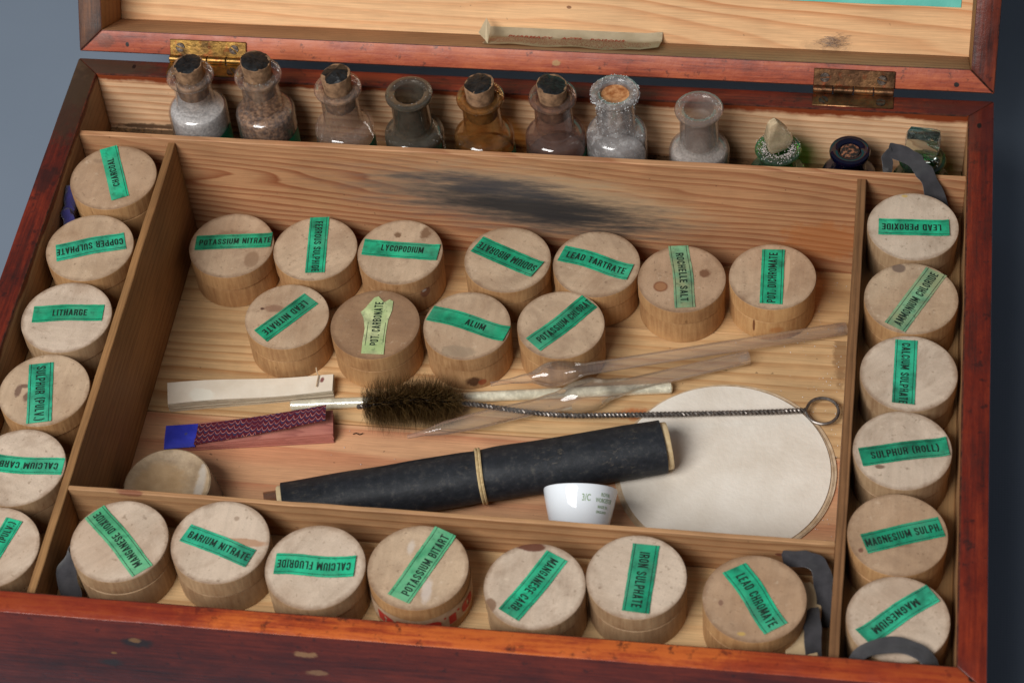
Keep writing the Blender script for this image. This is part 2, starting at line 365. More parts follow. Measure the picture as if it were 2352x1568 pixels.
m_right = mahogany('stain_right_wall', 1, (134, 48, 24), (98, 30, 18), (50, 24, 20), thr=(.38, .60), worn=.35, stains=[
    ((.3955, .274, RIM), (.012, .02, .01), (64, 26, 24), .6, 1.5), ((.394, .2735, RIM), (.001, .0016, .002), NAIL, 1, 1)])
m_back = mahogany('stain_back_wall', 0, (132, 54, 30), (94, 34, 22), (48, 26, 22), thr=(.40, .60), stains=[
    ((.012, .2835, RIM), (.03, .008, .01), (66, 50, 38), .85, 1.2), ((.0265, .2845, RIM), (.001, .0015, .002), NAIL, 1, 1), ((.39, .2835, RIM), (.03, .009, .01), (62, 30, 28), .6, 1.4)])
PINE_L, PINE_D = (206, 164, 118), (150, 98, 56)
def pine(nm, axis=0, **k):
    a = dict(light=(208, 162, 120), dark=(158, 94, 54)); a.update(k); return wood(nm, a.pop('light'), a.pop('dark'), axis, **a)
m_inb = pine('pine_back_wall', 0, light=(236, 194, 152), dark=(180, 116, 72), perp=(0, .3, 1), spacing=.0036, wav=.018, slope=.03, topstain=(RIM+.0005, .0052, (118, 50, 18)), dirt=.25, off=(.3, .1, .02),
             stains=[((.03, .279, BF+.0015), (.02, .004, .002), (50, 36, 26), .8, 2.2), ((.16, .279, BF+.001), (.06, .004, .003), (60, 42, 28), .5, 2)])
m_ins = pine('pine_side_wall', 1, light=(176, 134, 92), dark=(124, 80, 48), perp=(.3, 0, 1), spacing=.004, wav=.008, topstain=(RIM+.0005, .004, (96, 42, 18)))
m_grime = plain('grimy_edge', (48, 24, 18), (96, 44, 26), 300, .6, .3, .3)
m_worn = plain('worn_edge', (120, 62, 48), (176, 120, 104), 260, .4, .5, .3)
def wall(foot, ms, mi, axis, inward, mo=None):
    bm = prism(foot, .006, RIM, bev=.0006, n=24, axis=axis, seg=2, jit=.00012)
    for f in bm.faces:
        nn = f.normal
        if nn.dot(inward) > .7: f.material_index = 1
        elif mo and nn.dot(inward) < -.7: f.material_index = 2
        if nn.z > .3 and nn.dot(inward) > .3 and nn.z < .93: f.material_index = 2 if not mo else 4
        if mo and nn.y < -.25 and nn.z > .45 and nn.z < .9: f.material_index = 3
    return link('wall_panel', bm, [ms, mi]+([mo, m_worn, m_grime] if mo else [m_grime]), chest)
wall([(0, 0), (W, 0), (W-TL, TB), (TL, TB)], m_front, m_inb, 0, Vector((0, 1, 0)), m_fside)
wall([(0, L), (TL, L-TB), (W-TL, L-TB), (W, L)], m_back, m_inb, 0, Vector((0, -1, 0)))
wall([(0, 0), (TL, TB), (TL, L-TB), (0, L)], m_left, m_ins, 1, Vector((1, 0, 0)))
wall([(W, 0), (W, L), (W-TL, L-TB), (W-TL, TB)], m_right, m_ins, 1, Vector((-1, 0, 0)))
link('bottom_panel', box(.002, W-.002, .002, L-.002, 0, .0062, bev=.0004), m_left, chest)
# floor of the main compartment: three boards with open joints
m_fl = [pine('pine_floor_back', 0, light=(214, 172, 122), dark=(168, 112, 64), perp=(0, 1, .2), spacing=.0085, wav=.03, off=(.1, .2, 0), dirt=.3),
        pine('pine_floor_middle', 0, light=(224, 184, 134), dark=(186, 132, 82), perp=(0, 1, .2), spacing=.006, wav=.02, off=(.4, .7, 0), dirt=.25,
             stains=[((.262, .160, FL), (.012, .004, .003), (176, 92, 44), .75, 1.4), ((.343, .2, FL), (.004, .02, .003), (110, 76, 48), .6, 2)]),
        pine('pine_floor_front', 0, light=(220, 168, 126), dark=(190, 112, 78), perp=(0, 1, .2), spacing=.014, wav=.035, off=(.9, .3, 0), dirt=.2,
             stains=[((.1035, .0985, FL), (.0024, .0022, .003), (176, 92, 46), .8, .8), ((.0905, .1385, FL), (.0042, .0016, .003), (128, 84, 44), .6, 1.8)])]
for i, (a, b) in enumerate(((.2070, .247), (.1452, .2066), (.058, .1448))):
    link('floor_board', box(xl0, xr1, a, b, FL-.006, FL+(0, .0003, 0)[i], bev=.0003, n=16, jit=.0001), m_fl[i], chest)
# raised floors
m_rf = pine('pine_raised_floor', 0, light=(226, 190, 140), dark=(196, 146, 96), perp=(0, 1, .2), spacing=.007, wav=.02, off=(1.3, .3, 0), dirt=.15)
m_rf2 = pine('pine_raised_floor_side', 1, light=(214, 172, 120), dark=(170, 118, 70), perp=(1, 0, .2), spacing=.006, wav=.02, dirt=.3)
m_bf = pine('pine_bottle_floor', 0, light=(180, 142, 100), dark=(140, 96, 60), perp=(0, 1, .2), spacing=.006, dirt=.6, stains=[((.03, .274, BF), (.02, .008, .003), (54, 40, 30), .75, 2.4), ((.28, .274, BF), (.05, .008, .003), (64, 46, 34), .6, 2.4)])
link('raised_floor', box(TL, xl0, TB, yb1, RF-.004, RF), m_rf2, chest)
link('raised_floor', box(xr1, W-TL, TB, yb1, RF-.004, RF), m_rf2, chest)
link('raised_floor', box(xl1, xr0, TB, yf0, RF-.004, RF), m_rf, chest)
link('raised_floor', box(TL, W-TL, yb0, L-TB, BF-.004, BF), m_bf, chest)
# partitions
def scorch(s, col):
    o = s.n('ShaderNodeTexCoord').outputs['Object']
    nz = s.n('ShaderNodeTexNoise'); s.l(s.mul(o, (.13, 1, 1)), nz.inputs[0]); nz.inputs['Scale'].default_value = 330; nz.inputs['Detail'].default_value = 5; nz.inputs['Roughness'].default_value = .7
    def blob(c, r, ang, col_, st, rg, e1, base):
        a = s.n('ShaderNodeVectorMath', _operation='SUBTRACT'); s.l(o, a.inputs[0]); a.inputs[1].default_value = c
        ro = s.n('ShaderNodeVectorRotate', _rotation_type='Y_AXIS'); s.l(a.outputs[0], ro.inputs[0]); ro.inputs['Angle'].default_value = ang
        d = s.mul(ro.outputs[0], (1/r[0], 0, 1/r[1]))
        le = s.n('ShaderNodeVectorMath', _operation='LENGTH'); s.l(d, le.inputs[0])
        q = s.math('ADD', le.outputs['Value'], s.math('MULTIPLY', s.math('SUBTRACT', nz.outputs['Fac'], .5), rg))
        mr = s.n('ShaderNodeMapRange', _interpolation_type='SMOOTHERSTEP'); s.l(q, mr.inputs[0]); mr.inputs[1].default_value = 1; mr.inputs[2].default_value = e1; mr.inputs[3].default_value = 0; mr.inputs[4].default_value = st
        return s.mix(mr.outputs[0], base, lin(*col_))
    A = math.radians(-7)
    col = blob((.215, yb1, RIM-.030), (.092, .024), A, (206, 180, 144), .6, .9, .3, col)
    col = blob((.196, yb1, RIM-.0325), (.106, .0265), A, (112, 98, 90), .8, 1.1, .1, col)
    col = blob((.211, yb1, RIM-.0350), (.086, .0180), A, (40, 41, 44), .93, 1.3, .1, col)
    col = blob((.190, yb1, RIM-.0220), (.050, .0095), A, (62, 62, 67), .85, 1.2, .1, col)
    return col
m_pb = pine('pine_back_partition', 0, light=(200, 150, 108), dark=(140, 70, 38), perp=(0, .5, 1), spacing=.0040, wav=.034, dirt=.22, slope=.10, off=(.2, .5, .013), scorch=scorch,
            stains=[((.332, yb1, RIM-.045), (.02, .003, .014), (176, 104, 50), .5, 1.5)])
m_ps = pine('pine_side_partition', 1, light=(172, 128, 82), dark=(122, 78, 44), perp=(.2, 0, 1), spacing=.0042, wav=.008, dirt=.3, grain=.35)
m_pr = pine('pine_right_partition', 1, light=(146, 104, 68), dark=(100, 66, 42), perp=(1, 0, .3), spacing=.0022, wav=.004, dirt=.3, grain=.35)
m_pf = pine('pine_front_partition', 0, light=(198, 152, 108), dark=(156, 106, 68), perp=(0, .4, 1), spacing=.0052, wav=.02, dirt=.3, stains=[((.078, .0605, PT), (.006, .002, .002), (120, 66, 50), .7, 2), ((.325, .0602, RIM-.014), (.002, .003, .001), (110, 50, 40), .8, 1)])
link('partition', box(TL, W-TL, yb1, yb0, FL-.005, PB, bev=.0003, n=40, jit=.00016), m_pb, chest)
link('partition', box(xl0, xl1, TB, yb1, FL-.005, PT, bev=.0003, n=40, axis=1, jit=.00018), m_ps, chest)
link('partition', box(xr0, xr1, TB, yb1, FL-.005, PT, bev=.0003, n=40, axis=1, jit=.00018), m_pr, chest)
link('partition', box(xl1, xr0, yf0, yf1, FL-.005, PT, bev=.0003, n=40, jit=.00018), m_pf, chest)
# lid: local x along the hinge line, y away into the lid, z up along it
LY, LZ, PHI, DL, TLB, TLL = .29138, RIM+.00122, .57526, .02857, .01006, .01061
m_lidboard = wood('pine_lid_board', (236, 190, 140), (196, 120, 66), 0, perp=(0, .2, 1), spacing=.0062, wav=.035, dirt=.14, grain=.24, slope=.06, off=(.33, .1, .4),
                  stains=[((.215, DL, .024), (.0012, .002, .0008), (110, 60, 30), .8, .8), ((.327, DL, .012), (.012, .002, .003), (150, 120, 90), .35, 2)])
LH = .2880
lid = link('lid', box(TLL-.002, W-TLL+.002, DL, DL+.006, TLB-.002, LH-TLB, bev=.0004), m_lidboard, chest)
lid.location = (0, LY, LZ); lid.rotation_euler = (-PHI, 0, 0)
m_lr = mahogany('stain_lid_rail_bottom', 0, (184, 98, 60), (152, 68, 42), (88, 36, 26), thr=(.38, .57), rough=.5, worn=.25, wgrey=(176, 120, 80), stains=[
    ((.012, 0, .005), (.006, .01, .004), (74, 50, 38), .5, 1.8), ((.022, 0, .004), (.0010, .003, .0012), NAIL, 1, 1), ((.384, 0, .0032), (.0013, .003, .0012), NAIL, 1, 1),
    ((.214, 0, .0045), (.0022, .003, .0016), (168, 128, 84), .9, 2)])
m_ll = mahogany('stain_lid_rail_left', 2, (128, 84, 52), (92, 58, 38), (44, 32, 28), thr=(.40, .60), rough=.5, worn=.6, stains=[])
m_lrr = mahogany('stain_lid_rail_right', 2, (140, 66, 38), (104, 42, 26), (54, 26, 22), thr=(.40, .60), worn=.3, stains=[])
m_lin = pine('pine_lid_inside', 0, light=(178, 134, 96), dark=(140, 96, 64), perp=(0, 1, .2), spacing=.005, wav=.01, dirt=.35)
m_lin2 = pine('pine_lid_inside_end', 2, light=(160, 112, 66), dark=(110, 68, 38), perp=(0, 1, 0), spacing=.006, wav=.008, dirt=.3)
def rail(foot, m, mi, axis, inward):        # foot in (x, z); extruded along y from the rim face back
    bm = prism(foot, -(DL+.006), 0, bev=.0005, seg=2)
    bmesh.ops.transform(bm, matrix=Matrix(((1, 0, 0, 0), (0, 0, -1, 0), (0, 1, 0, 0), (0, 0, 0, 1))), verts=bm.verts)
    cuts(bm, axis, 24); jitter(bm, .00013); bm.normal_update(); bmesh.ops.recalc_face_normals(bm, faces=bm.faces)
    for f in bm.faces:
        if f.normal.dot(inward) > .7: f.material_index = 1
        elif -.93 < f.normal.y < -.3: f.material_index = 2
    link('lid_rail', bm, [m, mi, m_grime], lid)
rail([(0, 0), (W, 0), (W-TLL, TLB), (TLL, TLB)], m_lr, m_lin, 0, Vector((0, 0, 1)))
rail([(0, LH), (W, LH), (W-TLL, LH-TLB), (TLL, LH-TLB)], m_lr, m_lin, 0, Vector((0, 0, -1)))
rail([(0, 0), (TLL, TLB), (TLL, LH-TLB), (0, LH)], m_ll, m_lin2, 2, Vector((1, 0, 0)))
rail([(W, 0), (W-TLL, TLB), (W-TLL, LH-TLB), (W, LH)], m_lrr, m_lin2, 2, Vector((-1, 0, 0)))
m_teal = plain('teal_printed_paper', (84, 176, 160), (104, 192, 176), 60, .55, .4, .3)
link('instruction_sheet', box(.205, .3846, DL-.0004, DL-.0001, .0312, .14, bev=0, n=10, jit=.0001), m_teal, lid)
# hinges
m_brass = N('tarnished_brass', .34, .5)
def brass(name, seed, darkness):
    s = N(name, .34, .5); v = s.coord((seed, 0, 0), False); s.b.inputs['Metallic'].default_value = .9
    c = s.ramp(s.noise(v, 130, 6, .6), [(.30, lin(70, 52, 34)), (.45, lin(140-darkness, 108-darkness, 52)), (.66, lin(190-darkness*1.3, 150-darkness*1.3, 70))])
    r = s.ramp(s.noise(v, 330, 3, .6), [(.56, 0.), (.66, 1.)])
    s.color(s.mix(s.math('MULTIPLY', r, .5), c, lin(150, 70, 40))); s.put(s.b.inputs['Roughness'], s.math('ADD', s.math('MULTIPLY', s.noise(v, 400, 3), .5), .12))
    s.bump(s.noise(v, 500, 4, .6), .35, .0004); return s.m
m_b1 = brass('bright_tarnished_brass', .1, 12); m_b2 = brass('dull_tarnished_brass', .7, 34)
m_screw = plain('screw_steel', (58, 50, 46), (112, 98, 88), 500, .38, .5, .4, metal=.85)
m_dark = plain('dark_gap', (18, 13, 11), (28, 20, 16), 200, .8, .2, 0)
LM = Matrix.Translation((0, LY, LZ)) @ Matrix.Rotation(-PHI, 4, 'X')
for nm, x0, x1, mb, top in (('l', .0418, .0763, m_b1, .0074), ('r', .3241, .3583, m_b2, .0077)):
    bm = bmesh.new()
    def plate(ax0, ax1, y0, y1, z0, z1, M=None):
        b2 = box(ax0, ax1, y0, y1, z0, z1, bev=.00025); 
        if M is not None: bmesh.ops.transform(b2, matrix=M, verts=b2.verts)
        me = bpy.data.meshes.new('x'); b2.to_mesh(me); b2.free(); bm.from_mesh(me); bpy.data.meshes.remove(me)
    plate(x0, x1, -.0009, .0006, .0004, top, LM)                      # leaf let into the lid
    plate(x0, x1, .2806, .2879, RIM-.0006, RIM+.0005)                 # leaf let into the rim
    h = link('hinge', bm, mb, chest)
    # knuckles
    n = 4; wk = (x1-x0)/n
    for k in range(n):
        K = lathe([(0, 0), (.0014, 0), (.00175, .0003), (.00175, wk-.0005), (.0014, wk-.0002), (0, wk-.0002)], 20, M=Matrix.Translation((x0+k*wk, .2893, RIM+.0013)) @ Matrix.Rotation(PI/2, 4, 'Y'))
        link('knuckle', fixn(K), mb, h)
    for sx, up in ((x0+.0047, 1), (x1-.0055, 1), (x0+.0047, 0), (x1-.0055, 0)):
        r = .0021; bm = bmesh.new()
        for sgn in (-1, 1):     # two half discs either side of the slot
            pts = [(r*math.cos(a), r*math.sin(a)) for a in [math.radians(10)+i*math.radians(160)/12 for i in range(13)]]
            lo = [bm.verts.new((x, sgn*y, 0)) for x, y in pts]; hi = [bm.verts.new((x*.93, sgn*y*.96, .0005)) for x, y in pts]
            bm.faces.new(hi); bm.faces.new(lo)
            for i in range(13): bm.faces.new((lo[i], lo[(i+1) % 13], hi[(i+1) % 13], hi[i]))
        bmesh.ops.recalc_face_normals(bm, faces=bm.faces)
        bmesh.ops.rotate(bm, verts=bm.verts, matrix=Matrix.Rotation(random.uniform(-1, 1), 3, 'Z'))
        if up: M = LM @ Matrix.Translation((sx, -.0009-(.0007 if sx > .35 else 0), .0040)) @ Matrix.Rotation(PI/2, 4, 'X')
        else: M = Matrix.Translation((sx, .2838, RIM+.0004))
        bmesh.ops.transform(bm, matrix=M, verts=bm.verts); link('screw', bm, m_screw, h)
# ------------------------------------------------------------------ notice pasted inside the lid
m_notice = plain('aged_paper', (206, 190, 158), (222, 208, 178), 120, .6, .3, .3, stains=[])
m_red = plain('red_print', (170, 72, 48), (182, 84, 56), 100, .7, .2, 0)
notice = empty('paper_notice', (0, LY, LZ), 0, 'curled strip of printed paper with red heading lying inside the lid', 'notice'); notice.rotation_euler = (-PHI, 0, 0)
nx0, nx1, ny0, ny1 = .1800, .2568, .0042, .0284
def nsurf(s, t, up=0):                         # s along, t from front edge to back
    x = nx0+(nx1-nx0)*s; y = ny0+(ny1-ny0)*t
    z = TLB+.0004+.0008*math.sin(s*9)**2*(1-t)+.0028*max(0, s-.90)/.1*(1-t*.5)*.6+(.0036*max(0, (t-.86)/.14)**1.5)
    return Vector((x, y, z+up))
bm = bmesh.new(); NX, NY = 90, 26
fr_ = lambda s: .12*max(0, (s-.88)/.12)+(.10 if s < .12 else 0)*(1-s/.12 if s < .12 else 0)-.02*math.sin(s*14)
g = [[bm.verts.new(nsurf(i/NX, max(0, fr_(i/NX))+(1-max(0, fr_(i/NX)))*j/NY)) for j in range(NY+1)] for i in range(NX+1)]
for i in range(NX):
    for j in range(NY): bm.faces.new((g[i][j], g[i+1][j], g[i+1][j+1], g[i][j+1]))
bmesh.ops.solidify(bm, geom=bm.faces[:], thickness=.00012)
sheet = link('sheet', bm, m_notice, notice)
bm = bmesh.new(); N3 = lambda s, t: nsurf(s, t, .0004)
add_text(bm, 'PHARMACY   ACTS\u2014POISONS.', N3, .12, .80, .70, .88, .02)
for k, (a, s0, s1) in enumerate((('NOTICE.\u2014Chemicals listed as contained in Statham\'s Chemical', .06, .93), ('Cabinets, which come within the scope of the Pharmacy Acts, are', .02, .94),
        ('not sent. The necessary quantity of these should be obtained', .02, .95), ('from a chemist, who will fill the EMPTY and label the boxes or', .0, .94),
        ('bottles. It is necessary to sign the book (with a', .08, .95), ('W. STATHAM & SON', .45, .82))):
    add_text(bm, a, N3, s0, s1, .575-k*.105, .575-k*.105+.066, .014)
link('lettering', bm, m_red, sheet, smooth=False)
bm = bmesh.new()                              # the curled corner that stands up
q = [(.1775, .012, TLB+.004), (.1790, .024, TLB+.0085), (.1815, .020, TLB+.006), (.1826, .006, TLB+.0006), (.1808, .009, TLB+.0018)]
vv = [bm.verts.new(p) for p in q]; bm.faces.new((vv[0], vv[1], vv[4])); bm.faces.new((vv[1], vv[2], vv[3], vv[4]))
bmesh.ops.recalc_face_normals(bm, faces=bm.faces); bmesh.ops.solidify(bm, geom=bm.faces[:], thickness=.00015)
link('curled_corner', bm, m_notice, notice, smooth=False)
# cobweb fluff
bm = bmesh.new()
for i in range(70):
    a = Vector((.330+random.gauss(0, .0035), DL-.0006-abs(random.gauss(0, .001)), .0125+random.gauss(0, .0012)+random.choice((0, .002))))
    P = [a]
    for k in range(5): P.append(P[-1]+Vector((random.uniform(.0002, .0018)*random.choice((1, 1, -1)), random.uniform(-.0006, .0004), random.uniform(-.0003, .0008))))
    for p in P: p.y = min(p.y, DL-.0002)
    sweep(P, .00005, 3, bm, cap=False)
m_fluff = plain('grey_cobweb', (134, 110, 98), (170, 150, 134), 200, .9, .1, 0)
co = empty('cobweb_tuft', (0, LY, LZ), 0, 'small grey tuft of cobweb stuck low on the lid board', 'cobweb'); co.rotation_euler = (-PHI, 0, 0)
link('strands', bm, m_fluff, co, smooth=False)['kind'] = 'stuff'
# ------------------------------------------------------------------ pillboxes
def m_top(name, c1, c2, stains, rough=.72):
    s = N(name, rough, .25); v = s.coord((0, 0, 0), True)
    n1 = s.noise(v, 60, 5, .6); c = s.ramp(n1, [(.3, lin(*c1)), (.66, lin(*c2))])
    sp = s.ramp(s.noise(v, 520, 3, .6), [(.29, 1.), (.38, 0.)])
    c = s.mix(s.math('MULTIPLY', sp, .5), c, lin(110, 88, 68))
    fn = s.noise(v, 2600, 2, .6); c = s.mix(1., c, s.ramp(fn, [(.3, .88), (.7, 1.06)]), 'MULTIPLY')
    sm = s.ramp(s.noise(v, 46, 6, .68, .8), [(.50, 0.), (.68, 1.)])
    c = s.mix(s.math('MULTIPLY', sm, .42), c, lin(126, 100, 80))
    s2 = s.ramp(s.noise(v, 19, 3, .6), [(.52, 0.), (.66, 1.)])
    c = s.mix(s.math('MULTIPLY', s2, .30), c, lin(150, 112, 80))
    s3 = s.ramp(s.noise(s.mul(v, (1, .12, 1)), 420, 3, .6), [(.35, .93), (.65, 1.04)]); c = s.mix(1., c, s3, 'MULTIPLY')
    s4 = s.ramp(s.noise(v, 210, 6, .75), [(.60, 0.), (.70, 1.)]); c = s.mix(s.math('MULTIPLY', s4, .3), c, lin(228, 208, 184))
    # grime on the rim of the lid
    o = s.n('ShaderNodeTexCoord').outputs['Object']; sep = s.n('ShaderNodeSeparateXYZ'); s.l(o, sep.inputs[0])
    rr = s.math('SQRT', s.math('ADD', s.math('MULTIPLY', sep.outputs[0], sep.outputs[0]), s.math('MULTIPLY', sep.outputs[1], sep.outputs[1])))
    e = s.n('ShaderNodeMapRange'); s.l(s.math('ADD', rr, s.math('MULTIPLY', s.noise(v, 200, 4, .7), .004)), e.inputs[0]); e.inputs[1].default_value = .0188; e.inputs[2].default_value = .0208; e.inputs[4].default_value = .7
    c = s.mix(e.outputs[0], c, lin(118, 88, 64))
    s.color(s.spots(c, stains)); s.bump(s.math('ADD', fn, s.math('MULTIPLY', n1, 2.)), .25, .0002)
    return s.m
def m_sidewood(name, c1, c2, dk=None):
    s = N(name, .6, .3); v = s.coord((0, 0, 0), True)
    f = s.noise(s.mul(v, (1, 1, .1)), 700, 4, .7); g_ = s.noise(v, 60, 4, .6)
    c = s.ramp(s.math('ADD', s.math('MULTIPLY', f, .5), s.math('MULTIPLY', g_, .5)), [(.36, lin(*c1)), (.62, lin(*c2))])
    sp = s.ramp(s.noise(s.mul(v, (1, 1, .35)), 380, 3, .6), [(.26, 1.), (.33, 0.)])
    c = s.mix(s.math('MULTIPLY', sp, .45), c, lin(96, 62, 36))
    if dk: c = s.spots(c, dk)
    s.color(c); s.bump(f, .5, .0003); return s.m
SIDES = [m_sidewood('turned_boxwood_side', (150, 108, 70), (188, 146, 100)), m_sidewood('grey_boxwood_side', (140, 108, 78), (176, 146, 112))]
KNOT = m_sidewood('knotty_boxwood_side', (150, 108, 70), (190, 148, 104), [((.004, -.018, .005), (.0042, .006, .0036), (70, 40, 26), .9, 1.2), ((.0075, -.017, .004), (.002, .004, .002), (150, 70, 40), .8, .8)])
KNOT2 = m_sidewood('knot_on_right_side', (150, 108, 70), (190, 148, 104), [((.0125, -.0135, .011), (.003, .004, .003), (120, 78, 60), .85, 1.0), ((.012, -.014, .0125), (.001, .004, .001), (190, 180, 168), .8, .8)])
KNOT3 = m_sidewood('cracked_side', (166, 120, 76), (200, 158, 108), [((-.0065, -.0172, .0085), (.0006, .004, .0042), (104, 58, 32), .9, 1.0), ((.003, -.018, .007), (.0035, .005, .0022), (166, 104, 54), .6, 1.4)])
def m_label(name, c, fade=None, gl=.5, seed=0, spots=()):
    s = N(name, gl, .4); v = s.coord((seed, seed, 0), True)
    n1 = s.noise(v, 110, 5, .65)
    a = tuple(x*.64 for x in c); b = tuple(min(255, x*1.06) for x in c)
    col = s.ramp(n1, [(.32, lin(*a)), (.62, lin(*b))])
    if fade: col = s.mix(s.ramp(s.noise(v, 70, 3, .6), [(.42, 0.), (.6, .85)]), col, lin(*fade))
    fd = s.ramp(s.noise(v, 34, 3, .6), [(.50, 0.), (.72, .6)]); col = s.mix(fd, col, lin(96, 176, 140) if not fade else lin(*fade))
    d = s.ramp(s.noise(v, 330, 4, .7), [(.33, 1.), (.43, 0.)])
    col = s.mix(s.math('MULTIPLY', d, .45), col, lin(30, 66, 50))
    s.color(s.spots(col, spots)); s.bump(s.noise(v, 1400, 3, .7), .3, .0002); return s.m
G1 = (36, 172, 128)
LAB = {'g': m_label('green_label_paper', G1), 'g2': m_label('paler_green_label_paper', (48, 168, 130), seed=1), 'g3': m_label('deeper_green_label_paper', (30, 154, 112), seed=2), 'y': m_label('yellowed_label_paper', (196, 206, 154), (168, 190, 130)), 'f': m_label('faded_label_paper', (116, 164, 126), (146, 150, 112)),
       'm': m_label('half_faded_label_paper', (74, 164, 116), (110, 176, 132)), 'd': m_label('dark_green_label_paper', (26, 140, 104))}
m_ink = plain('black_print', (18, 28, 24), (36, 56, 46), 700, .7, .2, 0)
# name: x, y, r,  label centre dx, dy, angle, length, width, text start, end, words, where, label kind, tint, wave
BR = 'b'
PILL = {
'CHARCOAL': (.0315, .2221, .0186, -.0001, .0024, 113.4, .0311, .0076, .24, .79, 'CHARCOAL', 'o', 'g', 0, .0),
'COPPER': (.0313, .1822, .0184, .0003, .0002, -161.4, .0289, .0094, .03, .99, 'COPPER SULPHATE', 'o', 'g', 0, -.0003),
'LITHARGE': (.0312, .1442, .0186, .0002, .0019, 6.2, .0290, .0086, .28, .77, 'LITHARGE', 'o', 'g', 1, .0003),
'SULPHURPULV': (.0319, .1065, .0182, -.0012, -.0018, -76.8, .0302, .0099, .05, .97, 'SULPHUR (PULV.)', 'o', 'g', 0, .0),
'CALCARB': (.0317, .0682, .0185, .0033, .0012, -178.6, .0286, .0081, .07, .92, 'CALCIUM CARB.', 'o', 'g', 1, .0003),
'PULV': (.0314, .0307, .0185, .0019, -.0025, 76.4, .0320, .0068, .66, .96, '(PULV.)', 'o', 'g', 1, .0),
'POTNIT': (.0769, .2223, .0187, .0006, .0018, 7.2, .0336, .0084, .05, .99, 'POTASSIUM NITRATE', 'm', 'g', 0, .0001),
'FERROUS': (.1144, .2232, .0184, .0003, .0018, -83.1, .0324, .0085, .08, .98, 'FERROUS SULPHIDE', 'm', 'g', 0, .0),
'LYCO': (.1516, .2238, .0186, .0001, .0010, -1.4, .0333, .0092, .24, .80, 'LYCOPODIUM', 'm', 'g', 0, .0),
'SODIUM': (.1986, .2231, .0187, -.0003, .0012, 155.3, .0310, .0100, .03, .97, 'SODIUM BIBORATE', 'm', 'g', 0, .0001),
'LEADTART': (.2371, .2237, .0187, -.0003, .0005, -16.2, .0319, .0092, .08, .93, 'LEAD TARTRATE', 'm', 'g', 0, .0005),
'ROCHELLE': (.2743, .2182, .0187, .0000, .0010, -80.1, .0349, .0086, .12, .90, 'ROCHELLE SALT', 'm', 'f', 0, .0003),
'POTDI': (.3122, .2223, .0184, -.0001, -.0003, 91.9, .0301, .0096, .02, .94, 'POT. DICHROMATE', 'm', 'g', 0, .0),
'LEADNIT': (.1093, .1840, .0180, -.0002, -.0007, -128.5, .0284, .0089, .10, .93, 'LEAD NITRATE', 'm', 'g', 0, .0),
'POTCARB': (.1479, .1828, .0190, .0005, -.0008, 94, .0318, .0095, .15, .90, 'POT. CARBONATE', 'm', 'y', 2, .0),
'ALUM': (.1868, .1853, .0185, .0004, .0010, -14.8, .0352, .0085, .46, .72, 'ALUM', 'm', 'g', 0, .0006),
'POTCHL': (.2261, .1887, .0184, .0004, .0007, 51.0, .0330, .0094, .09, 1.0, 'POTASSIUM CHLORAT', 'm', 'g', 0, -.0003),
'MANGDI': (.0797, .0377, .0186, -.0002, .0002, 135.1, .0350, .0088, .08, .96, 'MANGANESE DIOXIDE', 'o', 'm', 1, -.0003),
'BARIUM': (.1179, .0411, .0187, -.0004, -.0018, -19.2, .0288, .0084, .06, .97, 'BARIUM NITRATE', 'o', 'g', 1, .0002),
'CALFL': (.1556, .0333, .0188, -.0001, .0003, -177.3, .0300, .0093, .05, .97, 'CALCIUM FLUORIDE', 'o', 'g', 1, .0004),
'POTBIT': (.1939, .0364, .0188, .0014, .0010, 67.8, .0337, .0092, .08, .95, 'POTASSIUM BITART', 'o', 'm', 0, .0),
'MANGCARB': (.2379, .0323, .0187, -.0005, 0, -118.0, .0308, .0093, .06, .93, 'MANGANESE CARB.', 'o', 'g', 1, .0002),
'IRON': (.2744, .0395, .0184, .0016, -.0006, -91.9, .0297, .0099, .11, .93, 'IRON SULPHATE', 'o', 'd', 1, .0),
'LEADCHR': (.3175, .0341, .0188, .0004, .0002, -55.6, .0300, .0097, .12, .95, 'LEAD CHROMATE', 'o', 'g', 0, .0004),
'LEADPER': (.3686, .2193, .0184, .0003, -.0008, -177.6, .0283, .0088, .11, .95, 'LEAD PEROXIDE', 'o', 'g', 1, .0),
'AMM': (.3690, .1808, .0185, .0018, -.0005, 63.1, .0342, .0092, .05, .96, 'AMMONIUM CHLORIDE', 'o', 'f', 0, .0),
'CALSUL': (.3692, .1430, .0187, -.0015, .0001, -90.5, .0317, .0086, .05, 1.0, 'CALCIUM SULPHATE', 'o', 'g', 1, .0),
'SULROLL': (.3679, .1054, .0185, .0007, -.0007, 13.7, .0331, .0087, .12, .90, 'SULPHUR (ROLL)', 'o', 'd', 1, .0002),
'MAGSUL': (.3674, .0665, .0183, .0020, .0000, 20.4, .0296, .0089, .02, .99, 'MAGNESIUM SULPH.', 'o', 'd', 0, .0001),
'MAG': (.3690, .0301, .0184, -.0003, .0016, -138.9, .0320, .0083, .20, .85, 'MAGNESIUM', 'o', 'g', 1, -.0004)}
HH = .0207
